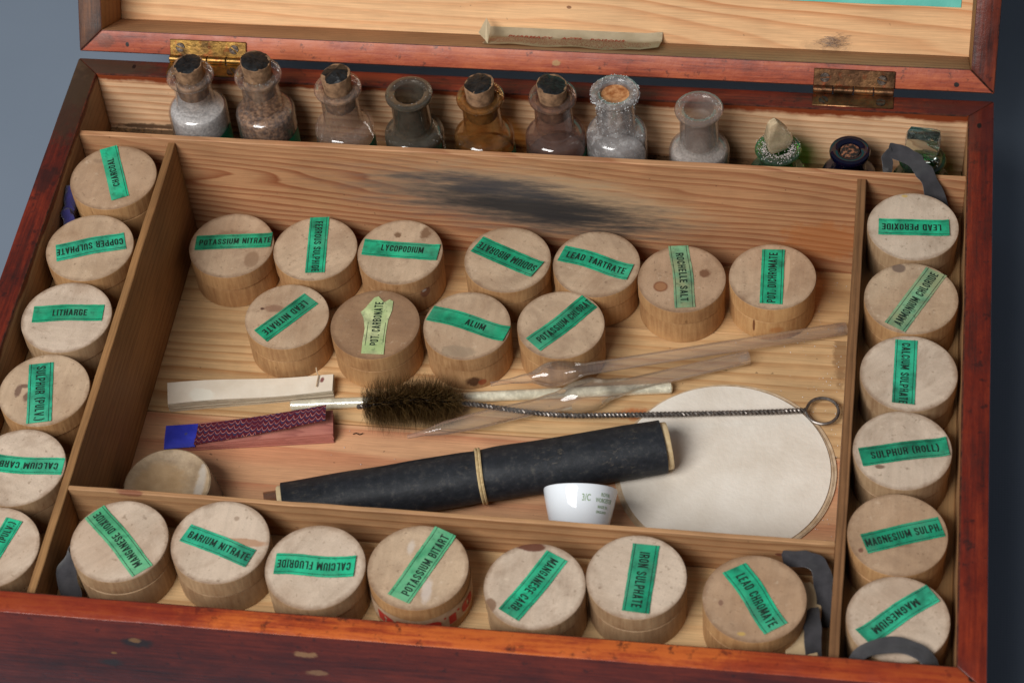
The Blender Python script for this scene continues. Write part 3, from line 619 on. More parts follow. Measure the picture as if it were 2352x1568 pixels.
ST = {  # stains on the lids, local coordinates
'CHARCOAL': [((-.009, .009, HH), (.003, .002, .004), (112, 92, 74), .4, 1.6)],
'COPPER': [((.004, -.0022, HH), (.0016, .0008, .004), (40, 56, 48), .8, 1.4)],
'SULPHURPULV': [((-.0102, -.001, HH), (.0016, .0036, .004), (110, 84, 70), .9, 1.5), ((-.0082, .0012, HH), (.0026, .0012, .004), (110, 84, 70), .9, 1.2), ((-.0062, -.0035, HH), (.0016, .0030, .004), (110, 84, 70), .9, 1.5)],
'POTNIT': [((.0105, -.0075, HH), (.0036, .0056, .004), (126, 96, 72), .6, .3), ((0, .006, HH), (.010, .004, .004), (126, 98, 76), .6, 1.6)],
'LYCO': [((-.0028, .0095, HH), (.002, .0022, .004), (112, 82, 58), .9, 1.8), ((.0095, .0115, HH), (.0032, .0042, .004), (118, 86, 62), .9, 1.6)],
'ROCHELLE': [((-.0085, -.0050, HH), (.0034, .0032, .004), (118, 66, 38), .9, .3), ((-.0085, -.0050, HH), (.0027, .0025, .004), (156, 112, 78), .9, .3), ((.0095, .0035, HH), (.0026, .0024, .004), (112, 76, 54), .9, 2)],
'POTDI': [((.006, .002, HH), (.0012, .012, .004), (206, 176, 144), .6, .3)],
'LEADNIT': [((-.0115, .0035, HH), (.0012, .0009, .004), (70, 40, 30), .9, 1.5), ((-.006, .004, HH), (.006, .0024, .004), (120, 82, 64), .6, 1.6)],
'ALUM': [((-.002, -.014, HH), (.008, .0034, .004), (136, 120, 100), .5, .9)],
'BARIUM': [((.0085, .0005, HH), (.0095, .0020, .004), (164, 120, 88), .75, .8), ((.004, .011, HH), (.0012, .0014, .004), (130, 106, 86), .6, 1.2)],
'POTBIT': [((.0048, -.0095, HH), (.0024, .0060, .004), (206, 196, 190), .5, 1.3), ((-.004, .0085, HH), (.0018, .0036, .004), (206, 198, 190), .45, 1.6)],
'MANGCARB': [((-.0035, .0170, HH), (.0062, .0022, .004), (98, 56, 40), .95, .9), ((-.0150, -.0095, HH), (.0024, .0034, .006), (124, 94, 72), .9, .7)],
'LEADCHR': [((-.0035, -.0155, HH), (.0018, .0010, .004), (196, 160, 74), .6, 1.5), ((-.012, -.003, HH), (.0010, .0014, .004), (112, 78, 66), .7, 1.5)],
'LEADPER': [((-.004, .0165, HH), (.0014, .0008, .004), (196, 160, 70), .7, 1.2)],
'AMM': [((-.0055, .0155, HH), (.0030, .0026, .004), (112, 92, 80), .9, .5)],
'SULROLL': [((-.008, -.0085, HH), (.0022, .0010, .004), (98, 68, 50), .8, 1.2)],
'MAGSUL': [((-.013, -.008, HH), (.0012, .0014, .004), (100, 60, 46), .8, 1.5), ((-.001, -.0045, HH), (.009, .0014, .004), (126, 96, 72), .6, 1.6)],
}
TINT = {0: ((174, 148, 122), (198, 172, 144)), 1: ((184, 164, 144), (204, 184, 164)), 2: ((138, 106, 80), (160, 128, 98))}
WHERE = {'CHARCOAL': 'first in the left column', 'COPPER': 'in the left column', 'LITHARGE': 'in the left column', 'SULPHURPULV': 'in the left column', 'CALCARB': 'in the left column', 'PULV': 'at the cropped lower left corner',
 'POTNIT': 'at the left end of the back row', 'FERROUS': 'in the back row', 'LYCO': 'with dark blotches in the back row', 'SODIUM': 'in the back row', 'LEADTART': 'in the back row', 'ROCHELLE': 'with a brown ring stain', 'POTDI': 'at the right end of the back row',
 'LEADNIT': 'first in the second row', 'POTCARB': 'on its brown lid', 'ALUM': 'with a dark knot in its side', 'POTCHL': 'behind the glass pipettes', 'MANGDI': 'at the left end of the front row', 'BARIUM': 'in the front row', 'CALFL': 'in the front row',
 'POTBIT': 'and red letters round its side', 'MANGCARB': 'with a brown patch on the lid edge', 'IRON': 'in the front row', 'LEADCHR': 'at the right end of the front row', 'LEADPER': 'first in the right column', 'AMM': 'in the right column',
 'CALSUL': 'in the right column', 'SULROLL': 'in the right column', 'MAGSUL': 'in the right column', 'MAG': 'under a grey ribbon'}
GCOL = {'g': 'green', 'y': 'yellowed torn', 'f': 'faded green', 'm': 'blotched green', 'd': 'dark green'}
for key, (x, y, r, dx, dy, ang, ln, wd, t0, t1, words, lev, lk, tint, wave) in PILL.items():
    z0 = (FL+.0003) if lev == 'm' else RF
    rnd = random.Random(key)
    if tint == 0 and rnd.random() < .35: tc = ((162, 132, 104), (184, 154, 126))
    else: tc = TINT[tint]
    pb = empty('pillbox', (x, y, z0), 0, f"round pillbox with {GCOL[lk]} label {words}, {WHERE[key]}", 'pillbox', 'round wooden pillboxes of chemicals')
    seam = HH*(.60+rnd.uniform(-.03, .03)); rb = r-.00025+rnd.uniform(-.0001, .0001)
    side = {'ALUM': KNOT, 'LYCO': KNOT2, 'POTDI': KNOT3}.get(key, SIDES[tint == 1])
    bt = bmesh.new(); lathe([(0, 0), (rb-.0006, 0), (rb, .0005), (rb+.00005, seam*.5), (rb, seam-.0003), (rb-.0004, seam), (rb-.0016, seam), (rb-.0016, .002), (0, .002)], 64, bt)
    link('base', fixn(bt), side, pb)
    o1 = rnd.uniform(-.00015, .0002), rnd.uniform(-.0002, .0002)
    lt = bmesh.new(); lathe([(r-.0014, seam+.0001), (r-.0003, seam+.0001), (r, seam+.0004), (r+.00003, HH-.0006), (r, HH-.00018)], 64, lt, mat=1)
    lathe([(r, HH-.00018), (r-.00016, HH), (r-.0012, HH), (r*.6, HH+.00002), (0, HH)], 64, lt, mat=0)
    lathe([(r-.0014, seam+.0001), (r-.0014, HH-.0015), (0, HH-.0015)], 64, lt, mat=1)
    bmesh.ops.remove_doubles(lt, verts=lt.verts, dist=.00001)
    for v in lt.verts: v.co.z += noise.noise(v.co*130+Vector((x, y, 0))*300)*.00006
    ld = link('lid', fixn(lt), [m_top('lid_top_'+key.lower(), *tc, ST.get(key, [])), side], pb); ld.location = (*o1, 0); ld.rotation_euler = (rnd.uniform(-.005, .005), rnd.uniform(-.005, .005), 0 if key in ST or side in (KNOT, KNOT2, KNOT3) else rnd.uniform(-3, 3))
    # label: a strip with a slightly wavy edge
    A = math.radians(ang); D = Vector((math.cos(A), math.sin(A), 0)); U = Vector((-math.sin(A), math.cos(A), 0)); cc = Vector((dx, dy, HH+.00006))
    pk = (rnd.random()**2, rnd.random()**3)
    cut = (rnd.uniform(-.015, .015), rnd.uniform(-.015, .015))
    def lab(s, t, up=0):        # s 0..1 along, t -.5..+.5 across
        k = wave*math.sin((s-.1)*2*PI) if abs(wave) > .00035 else wave*math.cos((s-.5)*PI*2)
        sk = cut[0]*(1-s)*t+cut[1]*s*t
        lift = .00014*abs(math.sin(s*5+x*90))+.0002+(.0007*((s-.86)/.14)**2*pk[0] if s > .86 else 0)+(.0006*((.12-s)/.12)**2*pk[1] if s < .12 else 0)
        p = cc+D*ln*(s-.5+sk)+U*(wd*t+k); p.z += up+lift
        return p
    bm = bmesh.new()
    if key == 'POTCARB':
        poly = [(.0, .5), (.0, -.5), (.36, -.47), (.60, -.5), (.76, -.62), (.92, -.62), (.95, -.45), (.90, -.22), (.955, -.05), (1.0, .06), (.98, .25), (.86, .48), (.80, .58), (.72, .78), (.62, .62), (.44, .5), (.2, .52)]
        vs = [bm.verts.new(lab(s, t*1.0)) for s, t in poly]; bm.faces.new(vs); bmesh.ops.triangulate(bm, faces=bm.faces)
    else:
        n = 24; jt = [(rnd.uniform(-.007, .007), rnd.uniform(-.007, .007)) for _ in range(n+1)]
        rows = [[bm.verts.new(lab(i/n, t+(jt[i][0] if t < 0 else jt[i][1])*(abs(t) > .4))) for t in (-.5, 0, .5)] for i in range(n+1)]
        for a, b in zip(rows, rows[1:]):
            for k in range(2): bm.faces.new((a[k], b[k], b[k+1], a[k+1]))
    bmesh.ops.recalc_face_normals(bm, faces=bm.faces)
    if bm.faces[:][0].normal.z < 0: bmesh.ops.reverse_faces(bm, faces=bm.faces)
    lb = link('paper_label', bm, LAB[lk if lk != 'g' else rnd.choice(('g', 'g', 'g2', 'g3'))], pb, smooth=False)
    bm = bmesh.new(); f = lambda s, t: lab(s, t, .00008)
    hgt = .19 if key != 'PULV' else .22
    sh = {'POTBIT': -.12, 'CHARCOAL': .05, 'LYCO': .06}.get(key, 0)
    add_print(bm, words, f, t0, t1, -hgt+sh, hgt+sh)
    for tt in (-.40, .38):
        if key == 'CHARCOAL' and tt > 0: continue
        n = 24; a_, b_ = (0, 1) if key != 'POTCARB' else (.02, .55)
        pr = [(bm.verts.new(f(a_+(b_-a_)*i/n, tt-.011)), bm.verts.new(f(a_+(b_-a_)*i/n, tt+.011))) for i in range(n+1)]
        for p, q in zip(pr, pr[1:]): bm.faces.new((p[0], q[0], q[1], p[1]))
    link('lettering', bm, m_ink, lb, smooth=False)
    if key == 'POTBIT':        # printed tape round the side
        m_tape = plain('old_printed_tape', (168, 138, 110), (196, 168, 138), 200, .5, .4, .2); m_rp = plain('red_tape_print', (176, 46, 40), (190, 60, 48), 200, .6, .3, 0)
        bm = bmesh.new(); n = 48
        cyl = lambda a, z, rr: Vector((rr*math.cos(a), rr*math.sin(a), z))
        rows = [(bm.verts.new(cyl(-PI*.98+i/n*PI*1.25, .0050+.0004*math.sin(i*.7), r+.00022)), bm.verts.new(cyl(-PI*.98+i/n*PI*1.25, .0142+.0003*math.sin(i*.5+1), r+.00022))) for i in range(n+1)]
        for a, b in zip(rows, rows[1:]): bm.faces.new((a[0], b[0], b[1], a[1]))
        tp = link('paper_tape', fixn(bm), m_tape, pb)
        bm = bmesh.new(); add_print(bm, 'PROTO', lambda s, t: cyl(-PI*.75+s*PI*.72, .006+t*.0058, r+.00036), 0, 1, 0, 1, .2)
        link('lettering', bm, m_rp, tp, smooth=False)
# ------------------------------------------------------------------ bottles
m_cork = plain('bottle_cork', (104, 78, 58), (156, 122, 92), 330, .8, .2, .6, stains=[((.004, -.006, .004), (.001, .003, .001), (58, 34, 24), .8, 1.5)], rnd=False, bs=500)
m_wax = plain('black_sealing_wax', (12, 12, 13), (34, 35, 36), 420, .42, .3, .9, bs=900)
def profile(kind, H, R=.0129, rn=.0083, rl=.0103, hs=None, wall=.0011, lip=.0034):
    """the skin of a small bottle, from its base over the lip and down inside the neck; hs: height of the shoulder's foot"""
    hs = hs if hs is not None else H-.0185
    sh = [(R-.0040+.0040*math.cos(a), hs-.0030+.0036*math.sin(a)) for a in [i*PI/2/7 for i in range(8)]]
    out = [(0, .0), (R-.002, 0), (R-.0006, .0006), (R, .002)]+sh+[(rn+.0004, hs+.0012), (rn, hs+.0016), (rn-.0001, hs+.0022), (rn-.0001, H-lip-.0010), (rn+.0001, H-lip-.0003),
           (rl-.0007, H-lip+.0008), (rl-.0002, H-lip+.0014), (rl, H-.0012), (rl-.0003, H-.0004), (rl-.0009, H-.0001), (rn-.0012, H-.0003), (rn-.0020, H-.0008)]
    ri = rn-.0022
    inn = [(ri, H-.0015), (ri, H-.0030)] if kind == 'corked' else [(ri, H-.0015), (ri, hs+.003), (ri+.0008, hs+.0018)]
    return out+inn, ri
def fill(H, hs, R, top, ri):            # contents just inside the glass
    a = [(0, .0012), (R-.0016, .0012), (R-.0008, .0026), (R-.0008, min(top, hs-.0032))]
    if top > hs-.0030: a += [(R-.0013, hs-.0014), (R-.0030, hs-.0004), (R-.0042, hs+.0001)]
    a += [(0, max(top, a[-1][1])+.0002)]
    return a
GL = {
 'clear': glass('clear_bottle_glass', (.97, .95, .94), .04, dust=.12, dscale=900, haze=.06, dustcol=(190, 184, 180), edge=.25),
 'brown': glass('brownish_bottle_glass', (.84, .74, .66), .03, dust=.3, dustcol=(150, 132, 116), haze=.05),
 'pink': glass('dusty_clear_glass', (.96, .92, .89), .04, dust=.4, dscale=1500, dlo=.58, dhi=.66, dustcol=(200, 184, 174), haze=.09, edge=.25),
 'grey': glass('grimy_bottle_glass', (.66, .63, .58), .10, dust=.35, dustcol=(88, 82, 72), dlo=.35, dhi=.75, haze=.34),
 'amber': glass('amber_coated_glass', (.90, .70, .42), .04, dust=.25, dscale=200, dustcol=(132, 96, 56), haze=.16),
 'mauve': glass('mauve_brown_glass', (.84, .72, .68), .04, dust=.12, dscale=200, dustcol=(126, 106, 98), haze=.20),
 'crust': glass('crusted_bottle_glass', (.90, .89, .90), .14, dust=.5, dustcol=(170, 166, 164), dlo=.46, dhi=.62, haze=.26),
 'frost': glass('frosted_bottle_glass', (.90, .86, .83), .08, dust=.10, dscale=900, dustcol=(170, 156, 148), haze=.22, edge=.3),
 'green': glass('green_bottle_glass', (.22, .74, .12), .05, dust=.35, dscale=500, dustcol=(96, 112, 100), haze=.16),
 'dkgreen': glass('dark_green_bottle_glass', (.10, .42, .12), .03, dust=.1, dustcol=(80, 96, 84), haze=.08),
 'cobalt': glass('cobalt_blue_glass', (.02, .03, .30), .03, dust=.12, dscale=500, dlo=.6, dhi=.66, dustcol=(9, 10, 34), haze=.7),
 'stop': glass('clear_stopper_glass', (.90, .97, .92), .02, haze=.03, solid=True, dust=.1, dustcol=(150, 160, 150)),
 'crystal': glass('crusted_stopper_glass', (.95, .92, .84), .05, haze=.42, dust=.35, dustcol=(216, 194, 160), dlo=.42, dhi=.65, dscale=200)}
POW = {'white': plain('white_crystal_powder', (160, 158, 157), (212, 210, 208), 900, .5, .5, .8, bs=1500), 'grey': plain('greyish_powder', (160, 152, 148), (196, 188, 182), 500, .7, .3, .6, bs=1200),
       'brown': plain('brown_crystals', (84, 56, 38), (164, 126, 94), 620, .12, .8, 1., bs=800, lo=.42, hi=.64), 'amber': plain('amber_residue', (70, 44, 20), (132, 86, 36), 200, .4, .5, .5), 'mauve': plain('dark_residue', (74, 54, 48), (104, 80, 70), 150, .5, .4, .5)}
m_blab = m_label('bottle_label_paper', (24, 122, 84))
GRP = 'small glass bottles along the back of the chest'
def cork_part(parent, z0, z1, r, wax=True, lump=0., seed=1, inner=.0054, swell=0.):
    rnd = random.Random(seed)
    zH = z0+.0115; bm = lathe([(0, z0), (inner+swell*.4, z0), (inner+swell*.7, z0+.0004), (inner+swell, z0+.004), (inner+swell, zH-.0040), (inner+.0001, zH-.0030), (inner+.0001, zH), (r-.0003, z1-.0006), (r-.0004, z1-.0002), (r-.0011, z1), (0, z1)], 36)
    for v in bm.verts:
        if v.co.z > z1-.003: v.co += noise.noise_vector(v.co*400+Vector((seed, 0, 0)))*.0004
        if v.co.z > z0+.0125: v.co.z += .12*v.co.x*(1 if seed % 2 else -1)
    c = link('cork', fixn(bm), m_cork, parent)
    if wax:
        bm = bmesh.new(); ring = []; n = 40
        ct = bm.verts.new((0, 0, z1+.0004+lump)); mid = []
        for i in range(n):
            a = 2*PI*i/n; rr = (r-.0005)*(.98+.10*noise.noise(Vector((math.cos(a)*1.8, math.sin(a)*1.8, seed*3.3))))
            zt = z1+.12*rr*math.cos(a)*(1 if seed % 2 else -1)
            ring.append(bm.verts.new((rr*math.cos(a), rr*math.sin(a), zt-.0002)))
            mid.append(bm.verts.new((rr*.8*math.cos(a), rr*.8*math.sin(a), zt+.0003+lump*.6*max(0, noise.noise(Vector((math.cos(a)*2, math.sin(a)*2, seed)))))))
        for i in range(n):
            j = (i+1) % n; bm.faces.new((ring[i], ring[j], mid[j], mid[i])); bm.faces.new((mid[i], mid[j], ct))
        bmesh.ops.subdivide_edges(bm, edges=bm.edges[:], cuts=1, use_grid_fill=True)
        for v in bm.verts: v.co.z += abs(noise.noise(v.co*700))*.0004+noise.noise(v.co*300)*.0003
        link('wax_seal', fixn(bm), m_wax, c)
    return c
def band(parent, R, z0, z1, a0, a1, txt=None, seed=0, tlt=0.):
    bm = bmesh.new(); n = 40; rows = []
    P = lambda a, z, k=0: Vector(((R+.00012+k)*math.cos(a), (R+.00012+k)*math.sin(a), z+tlt*(a-(a0+a1)/2)))
    for i in range(n+1):
        a = a0+(a1-a0)*i/n; rows.append((bm.verts.new(P(a, z0)), bm.verts.new(P(a, z1+.0003*noise.noise(Vector((i*.3, seed, 0)))))))
    for p, q in zip(rows, rows[1:]): bm.faces.new((p[0], q[0], q[1], p[1]))
    lb = link('paper_label', fixn(bm), m_blab, parent)
    if txt:
        bm = bmesh.new(); t0, t1 = txt[1]
        add_text(bm, txt[0], lambda s, t: P(t0+(t1-t0)*s, z1-.0052+t*.0038, .00008), 0, 1, 0, 1, .03); link('lettering', bm, m_ink, lb, smooth=False)
    return lb
#  x, lip height over rim, glass, fill(kind, top below rim), shoulder below rim, cork top, label, label text, lean
BOT = [
 (.0597, .0181, 'clear', ('white', .002), .0010, .0240, (-.0125, None), 'corked clear bottle of white crystals, nearest the left hinge', (-.06, .02), 1, 0),
 (.0899, .0205, 'clear', ('brown', .002), .0015, .0277, (-.0130, ('NIT', (-1.05, -.62))), 'corked clear bottle of glittering brown crystals with black wax top', (-.03, .03), 2, .0004),
 (.1240, .0149, 'pink', None, -.0055, .0222, (-.0150, None), 'corked dusty empty-looking bottle with lumpy black wax on its cork', (.0, .03), 3, .002),
 (.1547, .0134, 'grey', None, -.0070, None, None, 'open uncorked bottle of grimy grey glass with a dark lip', (.0, .0), 4, 0),
 (.1854, .0135, 'amber', ('amber', -.022), -.0060, .0208, (-.0165, None), 'corked bottle with amber brown stained glass and black waxed cork', (.0, .02), 5, 0),
 (.2164, .0160, 'mauve', ('mauve', -.019), -.0040, .0222, (-.0160, None), 'corked dark mauve-brown bottle beside the white crusted one', (.0, .02), 6, 0),
 (.2428, .0200, 'crust', ('grey', -.018), -.0010, None, None, 'open bottle thickly crusted with white crystals and orange mouth', (.0, .02), 7, 0),
 (.2779, .0129, 'frost', ('white', -.011), -.0085, None, None, 'open frosted bottle half full of white powder', (.0, .0), 8, 0)]
for (x, zl, gk, fl_, sh, ck, lab_, label, lean, seed, lump) in BOT:
    H = RIM+zl-BF; hs = RIM+sh-BF-.0012
    b = empty('glass_bottle', (x, .2635, BF), 0, label, 'bottle', GRP); b.rotation_euler = (0, 0, seed*1.0 if False else 0)
    prof, ri = profile('corked' if ck else '', H, hs=hs)
    bm = lathe(prof, 64); link('glass_body', fixn(bm), GL[gk], b)
    if fl_:
        link('contents', fixn(lathe(fill(H, hs, .0129, min(RIM+fl_[1]-BF, hs-.0012), ri), 40)), POW[fl_[0]], b)
    if ck:
        cork_part(b, H-.0115, RIM+ck-BF, .0067, True, lump, seed, ri-.0002, .0010)
    if lab_:
        zz = RIM+lab_[0]-BF; band(b, .0129, .004, zz, -PI*1.02, PI*.02, lab_[1], seed, .0012)
    if gk in ('crust', 'frost', 'clear', 'grey'):     # crystals clinging to the outside
        bm = bmesh.new(); rnd = random.Random(seed+50); cnt = {'crust': 520, 'frost': 120, 'clear': 40, 'grey': 30}[gk]
        for i in range(cnt):
            zone = rnd.random()
            if gk == 'crust':
                if zone < .45: rr, z = .0103*rnd.choice((1, 1, rnd.uniform(.62, 1))), H-rnd.uniform(0, .0036)
                elif zone < .7: rr, z = .0084, rnd.uniform(hs+.003, H-.003)
                else: rr, z = .0100+rnd.uniform(-.002, .0020), hs-rnd.uniform(-.001, .003)
                if rr < .0096 and z > H-.004: z = H
            else: rr, z = rnd.uniform(.0062, .0094), H+.0001
            a = rnd.uniform(0, 2*PI); sz = rnd.uniform(.00008, .00034 if gk == 'crust' else .00018)
            p = Vector((rr*math.cos(a), rr*math.sin(a), z)); m = bmesh.ops.create_icosphere(bm, subdivisions=1, radius=sz)
            M = Matrix.Translation(p) @ Matrix.Rotation(rnd.uniform(0, 6), 4, Vector((rnd.random(), rnd.random(), 1))) @ Matrix.Diagonal((1, rnd.uniform(.3, .8), rnd.uniform(.3, 1.6), 1))
            bmesh.ops.transform(bm, matrix=M, verts=m['verts'])
        if 'm_cryst' not in globals(): m_cryst = plain('white_crystals', (176, 176, 176), (214, 214, 214), 800, .3, .5, 0)
        link('crystal_crust', bm, m_cryst, b, smooth=False)['kind'] = 'stuff'
    if gk == 'crust':
        m_or = plain('orange_residue', (136, 76, 36), (196, 142, 96), 420, .15, .6, .8, bs=400)
        link('mouth_residue', fixn(lathe([(0, H-.006), (ri-.0001, H-.006), (ri-.0001, H-.0022), (ri*.5, H-.0030), (0, H-.0028)], 32)), m_or, b)
# stoppered and short bottles
def short(x, zl, gk, R, label, rn=.0078, rl=.0098, lip=.0026, hs=-.0215):
    H = RIM+zl-BF; b = empty('glass_bottle', (x, .2635, BF), 0, label, 'bottle', GRP)
    prof, ri = profile('', H, R=R, rn=rn, rl=rl, hs=RIM+hs-BF, lip=lip)
    link('glass_body', fixn(lathe(prof, 64)), GL[gk], b); return b, H, ri
b, H, ri = short(.3112, -.0085, 'green', .0122, 'green glass bottle with a crusted clear crystal stopper', rl=.0098)
def blob(pts, bev=.0008, sub=2, jit=.0003, M=None):
    bm = bmesh.new(); vs = [bm.verts.new(p) for p in pts]; bmesh.ops.convex_hull(bm, input=bm.verts)
    bmesh.ops.bevel(bm, geom=bm.edges[:], offset=bev, segments=2, affect='EDGES', profile=.6)
    if jit: jitter(bm, jit, 300)
    if M is not None: bmesh.ops.transform(bm, matrix=M, verts=bm.verts)
    return fixn(bm)
def slab(w_, t_, z0, z1, wt): return [(sx*w_*(wt if z == z1 else 1), sy*t_, z) for z in (z0, z1) for sx in (-1, 1) for sy in (-1, 1)]
link('stopper', blob([(-.0042, -.0022, 0), (.0042, -.0022, 0), (-.0042, .0022, 0), (.0042, .0022, 0), (-.0058, -.0028, .007), (.0060, -.0028, .006), (-.0058, .0028, .007), (.0060, .0028, .006), (-.0046, -.002, .0165), (-.0015, -.002, .0185), (-.0046, .002, .0165), (-.0015, .002, .0185), (.0035, 0, .0125)],
     .0009, M=Matrix.Translation((0, 0, H-.001)) @ Matrix.Rotation(.5, 4, 'Z')), GL['crystal'], b)
bm = bmesh.new(); rnd = random.Random(3)
for i in range(700):
    a = rnd.uniform(0, 2*PI); rr = .0060+rnd.gauss(0, .0007) if i < 520 else rnd.uniform(.006, .0098)
    m = bmesh.ops.create_icosphere(bm, subdivisions=1, radius=rnd.uniform(.00008, .00022)); bmesh.ops.translate(bm, verts=m['verts'], vec=(rr*math.cos(a), rr*math.sin(a), H+rnd.uniform(-.0001, .0005 if i < 520 else .0001)))
link('crystal_crust', bm, plain('pinkish_white_crystals', (196, 182, 176), (226, 216, 212), 800, .5, .4, 0), b, smooth=False)['kind'] = 'stuff'
b, H, ri = short(.3413, -.0076, 'cobalt', .0115, 'small cobalt blue bottle with crumbled cork in its mouth', rn=.0066, rl=.0086, lip=.004, hs=-.0200)
m_crumb = plain('crumbled_cork', (34, 30, 28), (150, 98, 70), 700, .8, .3, 1., lo=.48, hi=.62, bs=600)
link('cork', fixn(lathe([(0, H-.008), (.0041, H-.008), (.0041, H-.0009), (.003, H-.0006), (0, H-.0008)], 28)), m_crumb, b)
b, H, ri = short(.3716, -.0102, 'dkgreen', .0122, 'dark green bottle with a clear flat glass stopper in the back right corner', rl=.0099)
link('stopper', blob(slab(.0052, .0028, -.001, .003, 1)+slab(.0072, .0042, .0045, .0145, 1.0), .0026, jit=.0001, M=Matrix.Translation((-.0005, 0, H)) @ Matrix.Rotation(-.12, 4, 'Z')), GL['stop'], b)
# ------------------------------------------------------------------ ribbons and cloth
def m_cloth(name, c1, c2, sc=1100):
    s = N(name, .85, .2); v = s.coord((0, 0, 0), False)
    ch = s.n('ShaderNodeTexWave', _wave_type='BANDS', _bands_direction='DIAGONAL'); s.l(v, ch.inputs[0]); ch.inputs['Scale'].default_value = sc; ch.inputs['Distortion'].default_value = .6
    n1 = s.noise(v, 220, 4); s.color(s.mix(s.math('MULTIPLY', ch.outputs['Fac'], .8), s.ramp(n1, [(.3, lin(*c1)), (.7, lin(*c2))]), lin(*[x*.6 for x in c1])))
    s.bump(ch.outputs['Fac'], .5, .0003); s.b.inputs['Sheen Weight'].default_value = .3; return s.m
m_rib = m_cloth('grey_tape_ribbon', (50, 49, 53), (74, 72, 76))
R0 = RIM
def rib(P, Wd, wd, label):
    o = link('ribbon', ribbon(P, Wd, wd), m_rib); o.name = 'ribbon'
    return tag(o, label, 'ribbon', 'grey cloth ribbons in the chest')
rib([(.3600, .2620, R0-.024), (.3580, .2580, R0-.016), (.3572, .2560, R0-.0100), (.3566, .2575, R0-.0050), (.3570, .2600, R0-.0032), (.3620, .2580, R0-.0026), (.3672, .2535, R0-.0016), (.3706, .2480, R0+.0000), (.3732, .2436, R0-.001), (.3760, .2412, R0-.0060), (.3790, .2390, R0-.0130), (.3812, .2380, R0-.020)],
    [(.8, .3, -.3), (.8, .3, -.3), (.8, .2, -.3), (.7, .3, 0), (.2, .6, .6), (.3, .6, .6), (.6, .5, .5), (.8, .5, .2), (1, .3, .1), (1, .2, 0), (1, .1, 0), (1, .1, 0)], (.0032, .0072), 'grey ribbon hanging over the back partition from the green stoppered bottle')
rib([(.0560, .0420, RF+.004), (.0575, .0360, RF+.012), (.0600, .0270, RF+.016), (.0622, .0200, RF+.006), (.0600, .0130, RF+.002)], [(0, .3, 1), (.4, 0, .8), (.8, .3, .4), (.9, .4, .2), (1, .3, 0)], .008, 'dark grey ribbon bunched in the lower left corner of the front compartment')
rib([(.3262, .0562, R0-.0105), (.3300, .0560, R0-.0098), (.3350, .0552, R0-.0085), (.3395, .0535, R0-.0085), (.3415, .0490, R0-.0100), (.3425, .0440, R0-.012), (.3430, .0390, R0-.017), (.3430, .0370, R0-.024)],
    [(0, .9, .4), (0, .9, .4), (.2, .9, .3), (.7, .7, .2), (1, .3, .2), (1, 0, .2), (1, 0, .1), (1, 0, 0)], .0065, 'grey ribbon folded over the card behind the LEAD CHROMATE pillbox')
rib([(.3372, .0420, R0-.019), (.3383, .0350, R0-.013), (.3390, .0270, R0-.013), (.3400, .0190, R0-.016), (.3410, .0125, R0-.021)], [(1, .2, .3), (1, .1, .2), (1, .1, 0), (1, .2, 0), (1, .2, 0)], .0062, 'grey ribbon lying between the LEAD CHROMATE pillbox and the right partition')
rib([(.3540, .0100, R0-.011), (.3560, .0126, R0-.0035), (.3620, .0163, R0-.0022), (.3690, .0172, R0-.0018), (.3760, .0152, R0-.0018), (.3805, .0118, R0-.003), (.3825, .0098, R0-.012)],
    [(1, -.4, .5), (.5, -.8, .5), (.15, -1, .3), (0, -1, .3), (-.3, -1, .3), (-.7, -.6, .4), (-1, -.4, .4)], .0075, 'dark grey ribbon curled over the front edge of the MAGNESIUM pillbox')
# card block beside the last box
m_card = plain('pale_card', (190, 164, 126), (206, 180, 142), 90, .7, .3, .3)
tag(link('card_tray', prism([(.3290, .0495), (.3375, .0505), (.3418, .0440), (.3415, .0130), (.3300, .0130)], RF, R0-.0155, bev=.0004), m_card), 'angular pale card block between the LEAD CHROMATE pillbox and the right partition', 'card')
# purple cloth scrap
m_purp = m_cloth('purple_cloth', (54, 50, 112), (70, 66, 136), 900)
bm = bmesh.new(); rows = []
P = catmull([(.0128, .2200, R0-.013), (.0130, .2160, R0-.010), (.0134, .2100, R0-.014), (.0136, .2060, R0-.013), (.0160, .2010, R0-.017), (.0185, .1995, R0-.019)], 8)
for i, p in enumerate(P):
    rows.append([bm.verts.new(p+Vector((math.cos(a)*.0027+.0006*noise.noise(Vector((i*.4, a*1.5, 0))), math.sin(i*.3)*.0006, math.sin(a)*.0032))+noise.noise_vector(Vector((i*.35, a, 3)))*.0009) for a in [2*PI*k/14 for k in range(14)]])
for a, b in zip(rows, rows[1:]):
    for k in range(14): bm.faces.new((a[k], a[(k+1) % 14], b[(k+1) % 14], b[k]))
bm.faces.new(rows[0][::-1]); bm.faces.new(rows[-1])
for i in range(14):
    p = Vector((.0165, .2015, R0-.0145))+noise.noise_vector(Vector((i, 2, 1)))*.003; sweep([p, p+Vector((.002, -.001, .001)), p+Vector((.004, -.002+random.uniform(-.002, .002), .0005))], .00009, 3, bm, cap=False)
for v in bm.verts: v.co.x = max(v.co.x, TL+.0002)
tag(link('cloth_scrap', fixn(bm), m_purp), 'crumpled scrap of purple cloth beside the CHARCOAL pillbox', 'cloth')
